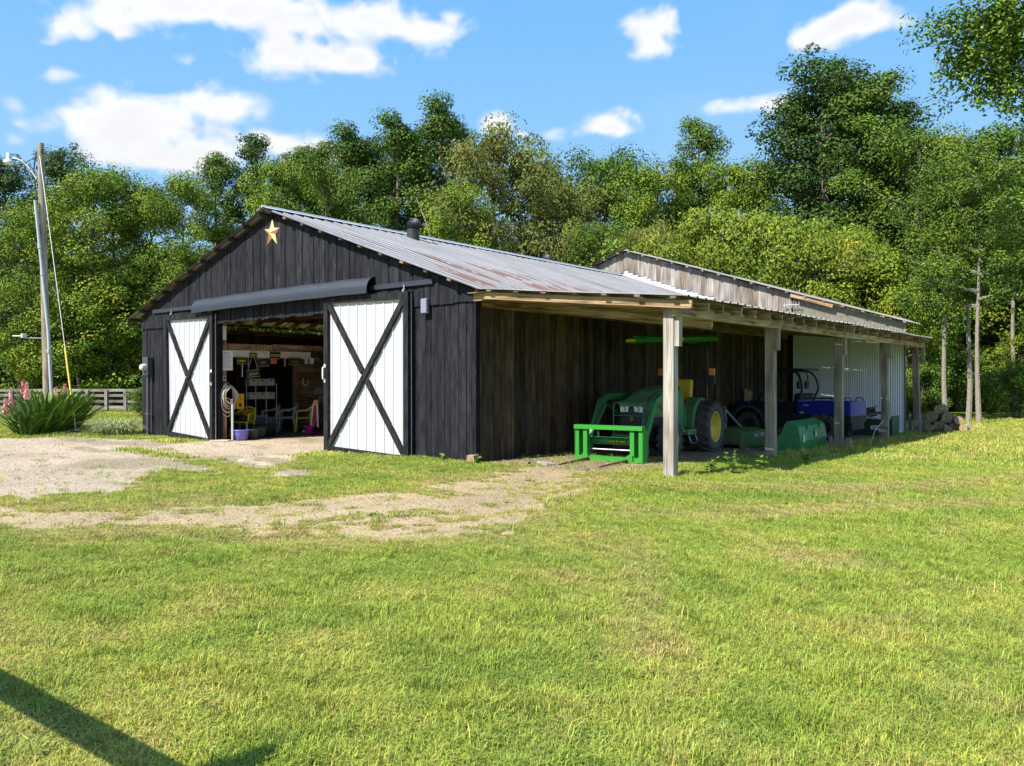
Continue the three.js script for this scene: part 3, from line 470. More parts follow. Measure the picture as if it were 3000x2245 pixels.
for (let k = 0; k < 7; k++) { const x = 0.62 + k * 0.62; part(lean, 'purlin', beam([x, leanY(x) - 0.028, 0.26 + rr(-0.03, 0.03)], [x, leanY(x) - 0.028, ZB], 0.10, 0.038, V(0.1, 1, 0)), M.gray[3]); }
part(lean, 'valley_board', bx(0.04, 0.62, 3.185, 3.20, 0.2, ZB - 0.12), M.rafter);
part(lean, 'ledger', bx(0.03, 0.07, 2.96, 3.10, -0.2, ZB), M.rafter);

// ---------------------------------------------------------------- things fixed to the barn
{
  const s = thing('barn_star', 'gold five-pointed metal star high on the black gable', 'star', [-6.38, 5.08, 0.046]);
  for (let k = 0; k < 5; k++) {
    const P = (i) => { const a = Math.PI / 2 + i * Math.PI / 5, r = i % 2 ? 0.135 : 0.345; return [Math.cos(a) * r, Math.sin(a) * r, 0]; }, c = [0, 0, 0.10], a = P(2 * k - 1), b = P(2 * k), d = P(2 * k + 1), pos = [], uv = [];
    for (const t of [[c, a, b], [c, b, d], [a, [0, 0, -0.005], b], [b, [0, 0, -0.005], d]]) for (const p of t) { pos.push(...p); uv.push(0, 0); }
    part(s, 'point', geo(pos, uv), M.gold);
  }
  s.rotation.z = -0.04;
  const b = thing('sensor_box', 'small grey box on the black boards right of the doors', 'box', [-1.19, 3.03, 0.05]);
  part(b, 'case', mv(rb(0.17, 0.30, 0.075, 0.01), 0, 0, 0.04), mat([0.16, 0.18, 0.24], 0.5)); part(b, 'lid', mv(rb(0.15, 0.27, 0.012, 0.004), 0, 0, 0.082), mat([0.20, 0.22, 0.28], 0.45));
  const m = thing('electric_meter', 'black electric meter box with round glass dial on left corner', 'meter', [-12.30, 0, 0.03]);
  part(m, 'box', mv(rb(0.30, 0.52, 0.16, 0.012), 0, 1.97, 0.085), mat([0.05, 0.055, 0.06], 0.5));
  const dial = part(m, 'dial_ring', mv(new THREE.CylinderGeometry(0.095, 0.10, 0.08, 24), 0.0, 1.94, 0.20, Math.PI / 2), M.zinc); part(dial, 'dial_face', mv(lathe([[0, 0.10], [0.06, 0.095], [0.085, 0.07], [0.088, 0.04]], 24), 0, 1.94, 0.205, Math.PI / 2), mat([0.62, 0.60, 0.54], 0.2));
  part(m, 'conduit', [rod([0.0, 0.0, 0.075], [0.0, 1.72, 0.075], 0.045, 0.045, 12), rod([0, 0.50, 0.075], [0, 0.56, 0.075], 0.056, 0.056, 12), rod([0.13, 0.1, 0.04], [0.13, 1.7, 0.04], 0.02)], mat([0.06, 0.062, 0.068], 0.5));
  part(m, 'strap', bx(-0.07, 0.09, 0.60, 0.63, 0.03, 0.125), M.steel);
  const turbine = (p, label) => {
    const t = thing('turbine_vent', label, 'vent', p, 0, 'turbine vents on the barn roof');
    part(t, 'collar', lathe([[0.17, -0.32], [0.17, 0.12], [0.185, 0.13], [0.185, 0.15], [0.16, 0.16]], 28), M.darkMetal);
    const head = sub(t, 'head'); for (let k = 0; k < 24; k++) { const a = k / 24 * Math.PI * 2, pos = [], ring = []; for (let i = 0; i <= 8; i++) { const f = i / 8, y = 0.15 + 0.30 * f, rad = 0.13 + 0.105 * Math.sin(f * Math.PI * 0.92 + 0.12); const tw = f * 0.35; ring.push([[Math.cos(a + tw) * rad, y, Math.sin(a + tw) * rad], [Math.cos(a + tw + 0.30) * (rad - 0.035), y, Math.sin(a + tw + 0.30) * (rad - 0.035)]]); } part(head, 'vane', skin(ring, false), M.darkMetal); }
    part(head, 'cap', lathe([[0.14, 0.44], [0.10, 0.465], [0, 0.475]], 24), M.darkMetal);
  };
  turbine([-5.75, 5.50, -3.98], 'nearer black turbine vent on the metal roof'); turbine([-6.95, 5.55, -11.6], 'farther black turbine vent, half hidden behind the ridge');
}

// ---------------------------------------------------------------- the weathered barn behind
const WX = -6.38, WY = 6.66, wRoof = (x) => WY - 0.3195 * Math.abs(x - WX), WZ = -16.15;
const rear = thing('weathered_barn', 'grey weathered board barn with corrugated white wall behind the black barn', 'barn');
{
  const r = rng(6), gable = sub(rear, 'gable'); let step = 0, hold = 0;
  for (let x = -9.6; x < 0.10;) {
    const w = 0.15 + 0.11 * r(), x1 = Math.min(x + w, 0.17), b = (x < RX ? roofL(x) + 0.02 : x < -0.1 ? roofR(Math.max(x, RX)) : leanY(0.2)) + 0.17 + 0.07 * r();
    const lo = x > RX ? Math.max(b - 0.03, 3.30) : b, z = WZ + 0.012 * r();
    part(gable, 'board', prism([[x + 0.003, lo], [x1 - 0.003, lo], [x1 - 0.003, wRoof(x1) - 0.05], [x + 0.003, wRoof(x) - 0.05]], z, z + 0.02), pick(M.gray, r)); x = x1;
  }
  part(rear, 'flashing', prism([[RX - 0.1, roofR(RX) + 0.0], [0.3, roofR(0.3)], [1.4, leanY(1.4)], [1.4, leanY(1.4) + 0.12], [0.3, roofR(0.3) + 0.3], [RX - 0.1, RY + 0.3]], WZ - 0.02, WZ - 0.004), mat([0.75, 0.76, 0.78], 0.5));
  part(rear, 'backing', prism([[-16.3, 0], [0.2, 0], [0.2, wRoof(0.2) - 0.12], [WX, WY - 0.12], [-16.3, wRoof(-16.3) - 0.12]], WZ - 0.08, WZ - 0.05), M.side[3]);
  // corrugated sheets, 68 mm pitch
  const corr = (xa, xb, bot, top, m, name) => { const n = Math.round((xb - xa) / 0.068), pts = []; for (let i = 0; i <= n * 6; i++) { const x = xa + (xb - xa) * i / (n * 6); pts.push([x, 0.009 * Math.sin(i / 6 * Math.PI * 2)]); } part(rear, name, skin([pts.map(([x, h]) => [x, bot(x), WZ + h]), pts.map(([x, h]) => [x, top(x), WZ + h])], false), m); };
  const wall = mat([0.82, 0.86, 0.92], 0.5), upper = mat([0.27, 0.255, 0.205], 0.6, { metalness: 0.2, map: dustTex });
  for (let k = 0; k < 4; k++) corr(0.20 + k * 0.8825, 0.20 + (k + 1) * 0.8825 - 0.002, () => -0.12, (x) => leanY(x) + 0.02, wall, 'wall_sheet');
  for (let k = 0; k < 4; k++) corr(0.20 + k * 0.8825, 0.20 + (k + 1) * 0.8825 - 0.002, (x) => leanY(x) + 0.024, (x) => wRoof(x) - 0.07, upper, 'gable_sheet');
  part(rear, 'corner_trim', bx(3.725, 3.765, -0.12, wRoof(3.75) - 0.08, WZ - 0.04, WZ + 0.02), upper);
  // the long side runs back at a slant to the left, out of sight from the lawn
  part(rear, 'side_wall', along(bx(-0.012, 0.012, 0, 5.2, -0.12, wRoof(3.75) - 0.1), [3.71, 0, WZ - 0.06], [2.2, 0, -21.1], V(0, 1, 0)), upper); part(rear, 'rear_wall', prism([[-16.3, 0], [2.1, 0], [2.1, wRoof(3.7) - 0.12], [WX, WY - 0.12], [-16.3, wRoof(-16.3) - 0.12]], -21.2, -21.15), M.side[3]);
  const rf = sub(rear, 'roof'); for (let k = 0; k < 6; k++) { const z0 = -15.86 - k * 0.9, e = 4.08 - 0.29 * k; part(rf, 'roof_sheet', sheet(WX, WY, e, wRoof(e), z0, 3, 0, 0.02), leanMat); part(rf, 'roof_sheet', sheet(WX, WY, -16.8, wRoof(-16.8), z0, 3, 0, 0.02), leanMat); }
  for (let k = 0; k < 17; k++) { const x = WX + 0.25 + k * 0.62, ze = Math.max(-21.1, -16.3 - Math.max(0, 3.9 - x) * 3); part(rf, 'purlin', beam([x, wRoof(x) - 0.032, -15.88], [x, wRoof(x) - 0.032, ze], 0.09, 0.05, V(0.3, 0.95, 0)), pick([M.rafter, M.beam2])); if (k < 4) part(rf, 'purlin', beam([2 * WX - x, wRoof(x) - 0.032, -15.88], [2 * WX - x, wRoof(x) - 0.032, -21.1], 0.09, 0.05, V(-0.3, 0.95, 0)), M.rafter); }
  part(rf, 'rake_board', beam([0.2, wRoof(0.2) - 0.11, -15.93], [1.6, wRoof(1.6) - 0.11, -15.93], 0.03, 0.12, V(0.3, 0.95, 0)), M.beam2);
  const an = thing('antenna', 'small white antenna at the top of the lean-to roof', 'antenna', [0.15, 3.95, -15.98]); part(an, 'mast', rod([0, -0.35, -0.1], [0, 0.38, 0], 0.014), M.white); part(an, 'boom', rod([-0.22, 0.17, 0], [0.33, 0.17, 0], 0.012), M.white); for (const x of [-0.18, -0.05, 0.08, 0.21, 0.32]) part(an, 'rung', rod([x, 0.08, 0], [x, 0.26, 0], 0.009), M.white);
}

// ---------------------------------------------------------------- trees
const barkTex = grayTex(256, 512, (x, y) => 0.55 + 0.8 * (fbm(x / 5 + vn(x / 20, y / 60, 12, 8) * 4, y / 40, 4, 51, 12) - 0.5) + 0.3 * (fbm(x / 30, y / 50, 3, 8, 10) - 0.5), [1, 1]);
const bark = mat([0.30, 0.235, 0.175], 0.95, { map: barkTex, bumpMap: barkTex, bumpScale: 0.03 }), barkPale = mat([0.48, 0.43, 0.36], 0.95, { map: barkTex, bumpMap: barkTex, bumpScale: 0.02 });
const leafMat = new THREE.MeshPhysicalMaterial({ color: 0xffffff, vertexColors: true, roughness: 0.62, specularIntensity: 0.35, transmission: 0.18, thickness: 0, side: THREE.DoubleSide });
function limb(pts, r0, r1, n = 6) {                  // tapered, bent
  const c = new THREE.CatmullRomCurve3(pts.map(arr)), S = pts.length * 3, rings = [], up = V(0.3, 0.1, 1);
  for (let i = 0; i <= S; i++) { const t = i / S, p = c.getPoint(t), d = c.getTangent(t), a = up.clone().cross(d).normalize(), b = d.clone().cross(a), r = lerp(r0, r1, Math.pow(t, 0.8)); rings.push([...Array(n)].map((_, k) => { const q = -k / n * 6.2832; return p.clone().addScaledVector(a, Math.cos(q) * r).addScaledVector(b, Math.sin(q) * r).toArray(); })); }
  return skin(rings);
}
// one leaf: a small folded kite; leaves gather in clumps round the twigs
function leafBuffers() { return { pos: [], col: [] }; }
function addLeaf(B, p, n, size, c, r, wide = 0.62) {
  const t = V(r() - 0.5, r() - 0.5, r() - 0.5); t.addScaledVector(n, -t.dot(n)).normalize(); const s = n.clone().cross(t), w = size * wide * 0.5, f = size * 0.10;
  const a = p.clone().addScaledVector(t, -size * 0.5), b = p.clone().addScaledVector(t, size * 0.5), l = p.clone().addScaledVector(s, w).addScaledVector(n, f), k = p.clone().addScaledVector(s, -w).addScaledVector(n, f);
  for (const q of [a, l, b, a, b, k]) B.pos.push(q.x, q.y, q.z);
  for (let i = 0; i < 6; i++) B.col.push(c[0], c[1], c[2]);
}
function leafGeo(B) { const g = geo(B.pos, new Array(B.pos.length / 3 * 2).fill(0)); g.setAttribute('color', new THREE.Float32BufferAttribute(B.col, 3)); return g; }
const LEAF = { oak: [[0.092, 0.169, 0.016], [0.142, 0.223, 0.020], [0.061, 0.118, 0.016]], bright: [[0.157, 0.239, 0.017], [0.218, 0.292, 0.022], [0.109, 0.191, 0.017]], dark: [[0.055, 0.112, 0.019], [0.083, 0.149, 0.022], [0.040, 0.086, 0.017]], olive: [[0.147, 0.173, 0.032], [0.195, 0.216, 0.042], [0.102, 0.129, 0.026]], pine: [[0.048, 0.085, 0.028], [0.062, 0.103, 0.033], [0.036, 0.066, 0.025]], lime: [[0.189, 0.256, 0.025], [0.251, 0.302, 0.030], [0.136, 0.206, 0.022]] };
// o: H height, w half width, base where the crown starts (share), n limbs, clumps, leaves per clump, pal, shape
function makeTree(seed, o) {
  const r = rng(seed), H = o.H, wood = [], B = leafBuffers(), pal = LEAF[o.pal], lean = V((r() - 0.5) * 0.06 * H, 0, (r() - 0.5) * 0.06 * H);
  const at = (t) => V(lean.x * t * t + 0.10 * Math.sin(t * 7 + seed), t * H, lean.z * t * t + 0.10 * Math.cos(t * 6 + seed));
  const top = o.top ?? 0.9; wood.push(limb([V(0, -0.3, 0), ...[0.12, 0.3, 0.5, 0.7, top].map(at)], o.r ?? 0.020 * H, 0.03, 8));
  const prof = o.prof ?? ((s) => Math.pow(Math.sin(Math.PI * clamp(0.10 + 0.86 * s)), 0.7));
  const spots = [];
  for (let i = 0; i < o.n; i++) {
    const s = (i + r() * 0.8) / o.n, t = lerp(o.base, top, s), a = i * 2.4 + r() * 1.2, L = o.w * prof(s) * (0.65 + 0.5 * r()), p = at(t), up = (0.25 + 0.5 * s + 0.3 * (r() - 0.5)) * L * (o.droop ? -0.1 : 1), d = V(Math.cos(a), 0, Math.sin(a));
    const m1 = p.clone().addScaledVector(d, L * 0.45).add(V((r() - 0.5) * 0.4, up * 0.35, (r() - 0.5) * 0.4)), e = p.clone().addScaledVector(d, L).add(V(0, up, 0));
    wood.push(limb([p, m1, e], 0.0075 * H * (1.15 - 0.7 * s), 0.015, 5)); spots.push([e, 1], [m1.clone().lerp(e, 0.5), 0.9], [m1, 0.6]);
    for (let k = 0; k < 2; k++) { const q = m1.clone().lerp(e, 0.2 + 0.6 * r()), f = q.clone().add(V((r() - 0.5) * L * 0.9, (r() - 0.15) * L * 0.5, (r() - 0.5) * L * 0.9)); wood.push(limb([q, q.clone().lerp(f, 0.5).add(V(0, 0.1, 0)), f], 0.0035 * H * (1.1 - 0.6 * s), 0.01, 4)); spots.push([f, 0.9]); }
  }
  for (let i = 0; i < 4; i++) spots.push([at(top + 0.010 * i).add(V((r() - 0.5) * 0.5, 0, (r() - 0.5) * 0.5)), 0.75 - 0.12 * i]);
  for (let c = 0; c < o.clumps; c++) {
    const [q, k] = spots[c < spots.length ? c : Math.floor(r() * spots.length)], far = c < spots.length ? 0.2 : 0.72, p = q.clone().add(V((r() - 0.5) * o.cl * 2.0 * far, (r() - 0.5) * o.cl * 1.3 * far, (r() - 0.5) * o.cl * 2.0 * far));
    const R = o.cl * k * (0.6 + 0.6 * r()), tone = r() < 0.25 ? 2 : r() < 0.45 ? 1 : 0, yel = r() < 0.06 ? 1.35 : 1;
    const n = Math.round(o.leaves * (0.6 + 0.8 * r()) * k);
    for (let i = 0; i < n; i++) {
      const v = V(r() * 2 - 1, r() * 2 - 1, r() * 2 - 1); if (v.lengthSq() > 1) { i--; continue; }
      const rad = Math.pow(v.length(), 0.45); v.normalize(); const x = p.clone().add(V(v.x * R * rad, v.y * R * rad * 0.72, v.z * R * rad));
      const nn = V(v.x * 0.85 + (r() - 0.5) * 0.95, 0.5 + v.y * 0.6 + (r() - 0.5) * 0.8, v.z * 0.85 + (r() - 0.5) * 0.95).normalize(); if (o.hang) nn.y *= 0.25, nn.normalize();
      const b = pal[r() < 0.75 ? tone : Math.floor(r() * 3)], j = 0.8 + 0.4 * r(); addLeaf(B, x, nn, o.leaf * (0.7 + 0.6 * r()), [b[0] * j * yel, b[1] * j, b[2] * j], r, o.wide ?? 0.62);
    }
  }
  return { wood: merge(wood), leaves: leafGeo(B), o };
}
const tall = (s) => (0.5 + 0.5 * Math.sin(Math.PI * clamp(0.2 + 0.6 * s))) * (1 - 0.62 * s * s), cone = (s) => 1.05 - 0.9 * s;
const PROTO = {
  maple: makeTree(101, { H: 14, w: 3.7, base: 0.14, n: 24, clumps: 215, leaves: 150, cl: 0.95, leaf: 0.14, pal: 'oak' }),
  maple2: makeTree(102, { H: 14, w: 3.4, base: 0.12, n: 25, clumps: 215, leaves: 150, cl: 0.92, leaf: 0.14, pal: 'bright' }),
  tallOak: makeTree(103, { H: 16, w: 2.7, base: 0.18, n: 28, clumps: 215, leaves: 150, cl: 0.78, leaf: 0.13, pal: 'dark', prof: tall }),
  tallOak2: makeTree(104, { H: 16, w: 2.4, base: 0.16, n: 28, clumps: 210, leaves: 150, cl: 0.74, leaf: 0.13, pal: 'oak', prof: tall }),
  open: makeTree(105, { H: 17, w: 2.5, base: 0.28, n: 22, clumps: 165, leaves: 140, cl: 0.72, leaf: 0.13, pal: 'dark', prof: tall }),
  trunkOak: makeTree(113, { H: 16, w: 2.8, base: 0.40, n: 20, clumps: 175, leaves: 140, cl: 0.84, leaf: 0.13, pal: 'oak', prof: tall, r: 0.17 }),
  round: makeTree(106, { H: 12, w: 3.8, base: 0.12, n: 25, clumps: 225, leaves: 150, cl: 0.95, leaf: 0.14, pal: 'oak' }),
  olive: makeTree(107, { H: 13, w: 3.5, base: 0.13, n: 24, clumps: 205, leaves: 118, cl: 0.92, leaf: 0.17, pal: 'olive', hang: true, wide: 0.45 }),
  lime: makeTree(108, { H: 9, w: 3.3, base: 0.06, n: 22, clumps: 190, leaves: 115, cl: 0.82, leaf: 0.155, pal: 'lime', hang: true, wide: 0.5 }),
  pine: makeTree(109, { H: 13, w: 2.0, base: 0.3, n: 34, clumps: 180, leaves: 80, cl: 0.5, leaf: 0.24, pal: 'pine', prof: cone, wide: 0.14 }),
  sapling: makeTree(110, { H: 7, w: 2.4, base: 0.05, n: 20, clumps: 150, leaves: 105, cl: 0.72, leaf: 0.15, pal: 'bright' }),
  bush: makeTree(111, { H: 3.2, w: 1.9, base: 0.02, n: 14, clumps: 95, leaves: 95, cl: 0.62, leaf: 0.14, pal: 'oak', r: 0.05 }),
  darkBush: makeTree(112, { H: 4.5, w: 2.4, base: 0.02, n: 16, clumps: 120, leaves: 95, cl: 0.8, leaf: 0.17, pal: 'dark', r: 0.07 }),
};
function tree(name, kind, x, z, h, turn, label, group, wide = 1, bk = bark) {
  const p = PROTO[kind], t = thing(name, label, 'tree', [x, 0, z], turn, group), s = h / p.o.H * (kind.startsWith('tall') || kind === 'open' ? 1.045 : 1); t.scale.set(s * wide, s, s * wide);
  part(t, 'trunk', p.wood, bk); part(t, 'crown', p.leaves, leafMat); return t;
}
{
  // seen over the roofs, from left to right: name, kind, x, z, height, turn, width, label
  const T = [
    ['oak_tree', 'tallOak', -47.9, -8.4, 16.1, 1.48, 1.00, 'dark tree cut off by the left edge of the picture'],
    ['oak_tree', 'tallOak', -53.3, -14.3, 19.0, 0.65, 1.00, 'dark treetop rising behind the utility pole'],
    ['maple_tree', 'maple2', -38.4, -9.6, 13.9, 2.49, 1.10, 'broad bright maple just right of the utility pole'],
    ['maple_tree', 'maple', -40.2, -12.0, 15.2, 0.97, 0.95, 'green maple left of the sky gap beside the barn'],
    ['maple_tree', 'maple2', -40.4, -8.0, 12.2, 0.42, 0.95, 'bright leafy tree behind the utility pole and flowers'],
    ['maple_tree', 'maple', -42.7, -7.4, 11.3, 2.52, 0.95, 'lower green tree at the far left behind the fence'],
    ['maple_tree', 'maple', -40.5, -14.4, 14.7, 5.76, 0.85, 'green tree above the left eave of the black barn'],
    ['maple_tree', 'maple2', -35.1, -13.6, 14.3, 5.03, 0.80, 'bright slender tree left of the barn gable'],
    ['ash_tree', 'tallOak2', -37.0, -17.2, 16.4, 4.81, 0.95, 'leafy tree leaning out left of the gable peak'],
    ['ash_tree', 'open', -36.9, -19.9, 18.3, 1.39, 1.05, 'airy tree with sky showing through above the gable peak'],
    ['oak_tree', 'tallOak2', -33.2, -20.3, 16.9, 3.37, 1.00, 'slim oak just right of the gable peak'],
    ['maple_tree', 'maple', -28.6, -18.9, 15.1, 1.74, 0.75, 'dense tree behind the front of the metal roof'],
    ['oak_tree', 'tallOak2', -32.6, -23.4, 18.6, 1.08, 1.15, 'tall oak above the front of the metal roof'],
    ['oak_tree', 'tallOak2', -28.6, -24.1, 18.7, 0.67, 1.10, 'tall full oak left of the highest middle treetop'],
    ['oak_tree', 'tallOak2', -28.1, -27.1, 20.5, 1.35, 1.15, 'highest pointed treetop in the middle of the tree line'],
    ['ash_tree', 'open', -29.4, -31.2, 20.5, 5.82, 0.80, 'narrow dark treetop right of the highest middle tree'],
    ['elm_tree', 'olive', -21.0, -25.1, 16.6, 5.21, 1.05, 'olive tree with a bare forked limb above the roof'],
    ['maple_tree', 'maple2', -20.3, -21.8, 12.8, 5.07, 0.80, 'lower green tree behind the nearer turbine vent'],
    ['elm_tree', 'olive', -20.4, -26.9, 15.3, 5.03, 1.00, 'dull olive tree beside the small pine'],
    ['pine_tree', 'pine', -23.9, -33.0, 17.8, 1.21, 1.05, 'small blue-green pine standing above the olive trees'],
    ['elm_tree', 'olive', -17.2, -26.9, 13.4, 1.95, 0.95, 'olive tree dipping lowest in the middle tree line'],
    ['maple_tree', 'round', -17.4, -30.6, 15.9, 3.94, 0.85, 'round dark maple above the rear barn ridge'],
    ['maple_tree', 'round', -17.0, -33.5, 16.2, 4.60, 0.80, 'second round maple right of the rear barn ridge'],
    ['maple_tree', 'maple2', -13.5, -31.2, 14.6, 5.37, 0.90, 'bright tree left of the pointed tree behind the rear barn'],
    ['oak_tree', 'tallOak2', -13.2, -36.6, 18.5, 5.53, 0.90, 'pointed tree standing out above the rear barn roof'],
    ['maple_tree', 'maple2', -9.9, -34.1, 14.8, 0.54, 0.85, 'bright tree right of the pointed tree'],
    ['maple_tree', 'maple', -8.7, -36.4, 15.3, 3.80, 0.85, 'green tree left of the tallest right-hand tree'],
    ['ash_tree', 'tallOak', -4.2, -33.6, 19.6, 4.22, 1.25, 'tallest tree, dark and spreading, right of the middle'],
    ['oak_tree', 'tallOak2', -1.4, -33.3, 17.9, 3.18, 1.20, 'second tallest tree right of the dark one'],
    ['maple_tree', 'maple', 0.8, -31.2, 14.1, 1.12, 0.90, 'dense green tree above the end of the lean-to'],
    ['maple_tree', 'maple2', 2.1, -33.5, 14.1, 2.97, 0.95, 'broad green crown behind the right-hand trunks'],
    ['maple_tree', 'round', 3.9, -33.7, 14.0, 0.56, 1.00, 'leafy crown filling the right edge above the lawn'],
    ['shrub_tree', 'lime', -8.0, -25.3, 9.7, 5.87, 1.10, 'light green low tree right behind the rear barn ridge'],
    ['shrub_tree', 'lime', -5.3, -25.0, 9.1, 5.44, 1.00, 'yellow-green low tree behind the rear barn roof'],
    ['shrub_tree', 'lime', -3.1, -25.5, 9.1, 3.44, 1.05, 'low yellow-green tree left of the antenna'],
    ['shrub_tree', 'maple2', -1.6, -28.0, 8.8, 1.89, 0.90, 'low light tree above the end of the rear barn roof'],
    ['shrub_tree', 'olive', -10.8, -25.6, 9.9, 5.71, 0.90, 'low olive tree left of the rear barn ridge'],
    ['shrub_tree', 'maple', -14.0, -25.6, 10.5, 3.59, 0.90, 'low tree behind the farther turbine vent'],
    ['young_tree', 'sapling', -37.9, -8.7, 6.4, 5.54, 1.20, 'bright young tree behind the fence beside the barn'],
    ['young_tree', 'sapling', -37.6, -10.3, 7.6, 5.33, 1.20, 'leafy young tree against the left barn corner'],
    ['young_tree', 'sapling', -40.1, -6.9, 5.1, 3.19, 1.00, 'dark leafy young tree behind the pole base'],
    ['young_tree', 'sapling', -0.4, -27.7, 7.1, 2.60, 1.10, 'young tree over the far end of the rear barn'],
    ['young_tree', 'sapling', 1.6, -25.4, 5.5, 3.76, 0.90, 'young tree right behind the last lean-to post'],
    ['young_tree', 'sapling', 2.2, -33.6, 4.4, 2.71, 0.90, 'young tree deep between the right-hand trunks'],
    ['young_tree', 'sapling', 3.5, -34.7, 5.3, 1.01, 1.10, 'young tree in the shade at the far right'],
    ['young_tree', 'sapling', 4.9, -31.9, 3.7, 1.92, 1.00, 'young tree cut off by the right edge'],
    ['bush', 'bush', 2.4, -24.7, 2.0, 5.10, 0.90, 'green bush behind the log pile'],
    ['bush', 'bush', 3.7, -29.6, 1.7, 0.27, 1.10, 'shaded bush between the right trunks'],
    ['bush', 'bush', 5.3, -27.1, 1.8, 0.29, 1.00, 'sunlit bush at the right edge of the lawn'],
    ['trunk_oak', 'trunkOak', 3.5, -23.4, 10.6, 3.93, 1.00, 'straight pale trunk nearest the lean-to at the lawn edge'],
    ['trunk_oak', 'trunkOak', 4.1, -24.3, 11.3, 1.76, 1.00, 'ivy-streaked trunk in the middle of the three at the right'],
    ['trunk_oak', 'trunkOak', 4.8, -22.3, 10.4, 3.36, 1.00, 'leaning pale trunk, right one of the three'],
    ['trunk_oak', 'trunkOak', 4.7, -31.7, 12.4, 2.96, 1.00, 'shaded trunk standing alone near the right edge'],
    ['oak_tree', 'tallOak2', -34.6, -23.0, 18.1, 2.91, 1.00, 'narrow oak between the gable peak and the tall oaks'],
    ['oak_tree', 'tallOak', -33.7, -26.3, 18.7, 2.34, 0.95, 'dark column of leaves left of the full oak'],
    ['oak_tree', 'tallOak', -29.9, -26.9, 18.6, 0.87, 1.00, 'dark leafy column beside the highest middle treetop'],
    ['oak_tree', 'tallOak2', -3.8, -36.6, 18.9, 5.44, 1.00, 'leafy column between the two tallest trees'],
    ['oak_tree', 'tallOak', -5.8, -34.9, 17.7, 0.04, 1.00, 'dark column left of the tallest tree'],
    ['oak_tree', 'tallOak2', -0.8, -35.0, 16.6, 3.16, 1.00, 'leafy column right of the second tallest tree'],
    ['maple_tree', 'maple2', -32.3, -18.4, 15.6, 5.64, 0.70, 'bright narrow tree right behind the gable peak'],
    ['oak_tree', 'tallOak2', -13.4, -33.9, 15.3, 0.51, 1.00, 'slim oak left of the pointed tree'],
    ['oak_tree', 'tallOak2', 2.4, -36.4, 14.2, 3.48, 1.10, 'slim oak above the right-hand trunks'],
  ];
  for (const [name, kind, x, z, h, a, w, label, group] of T) { const t = tree(name, kind, x, z, h, a, label, group, w, kind === 'trunkOak' ? barkPale : bark); if (label.includes('bare forked')) part(t, 'bare_limb', [limb([V(0.2, 5.0, 0.6), V(-0.9, 5.9, 3.0), V(-2.2, 6.6, 3.9)], 0.10, 0.02, 6), limb([V(-0.9, 5.9, 3.0), V(-1.0, 7.6, 3.5), V(-1.7, 9.2, 3.4)], 0.07, 0.015, 5), limb([V(-1.4, 6.2, 3.4), V(-2.6, 5.6, 3.8)], 0.04, 0.01, 5)].map((g) => g.rotateY(-a + 0.2)), barkPale); }
  // the wood behind them, row on row
  const r = rng(31), kinds = ['maple', 'tallOak', 'tallOak2', 'round', 'maple2', 'darkBush', 'darkBush', 'maple'];
  const wood = new THREE.Group(); wood.name = 'woodland'; scene.add(wood); tag(wood, 'dark wood behind the front trees, one mass of crowns', 'woodland', null, 'stuff');
  const back = (px, d, k, h, w = 1) => { const dx = -0.631 + 0.775 * px, dz = -0.775 - 0.631 * px; const p = PROTO[k], q = h / p.o.H, a = r() * 6.28; for (const [n, g, m] of [['trunk', p.wood, bark], ['crown', p.leaves, leafMat]]) { const o = part(wood, n, g, m); o.position.set(10.26 + dx * d, 0, 11.43 + dz * d); o.rotation.y = a; o.scale.set(q * w, q, q * w); } };
  for (let i = 0; i < 30; i++) back(-0.80 + i * 0.056 + (r() - 0.5) * 0.02, (i > 21 ? 46 : 56) + r() * 5, kinds[i % 5], (i > 21 ? 10 : 9.5) + r() * 2.5, 1.1);
  for (let i = 0; i < 30; i++) back(-0.82 + i * 0.056 + (r() - 0.5) * 0.02, (i > 21 ? 42 : 51) + r() * 3, 'darkBush', 5 + r() * 2, 1.25);
  for (let i = 0; i < 20; i++) back(-0.80 + i * 0.086 + (r() - 0.5) * 0.02, 68 + r() * 6, kinds[i % 5], 11 + r() * 3, 1.6);
}

// ---------------------------------------------------------------- board fence
{
  const A = V(-29.6, 0, -8.4), B = V(-39, 0, -1.4), n = 13, f = thing('board_fence', 'low grey four-board fence in front of the trees', 'fence');
  const P = (i) => A.clone().lerp(B, (i - 1) / (n - 1)), r = rng(77), out = V(0.6, 0, 0.8);
  for (let i = 0; i < n; i++) { const p = P(i); part(f, 'post', mv(bx(-0.065, 0.065, -0.2, 1.12 + 0.05 * r(), -0.065, 0.065), p.x - 0.05, 0, p.z - 0.06, 0, 0.9), M.gray[1]); part(f, 'face_board', mv(bx(-0.07, 0.07, 0.12, 1.14, -0.01, 0.012), p.x + out.x * 0.06, 0, p.z + out.z * 0.06, 0, 0.643), M.gray[0]); if (i + 1 < n) { const q = P(i + 1); for (const y of [0.24, 0.53, 0.82, 1.08]) part(f, 'rail', beam([p.x, y + rr(-0.012, 0.012, r), p.z], [q.x, y + rr(-0.012, 0.012, r), q.z], 0.025, 0.135, V(0, 1, 0)), pick(M.gray, r)); } }
}
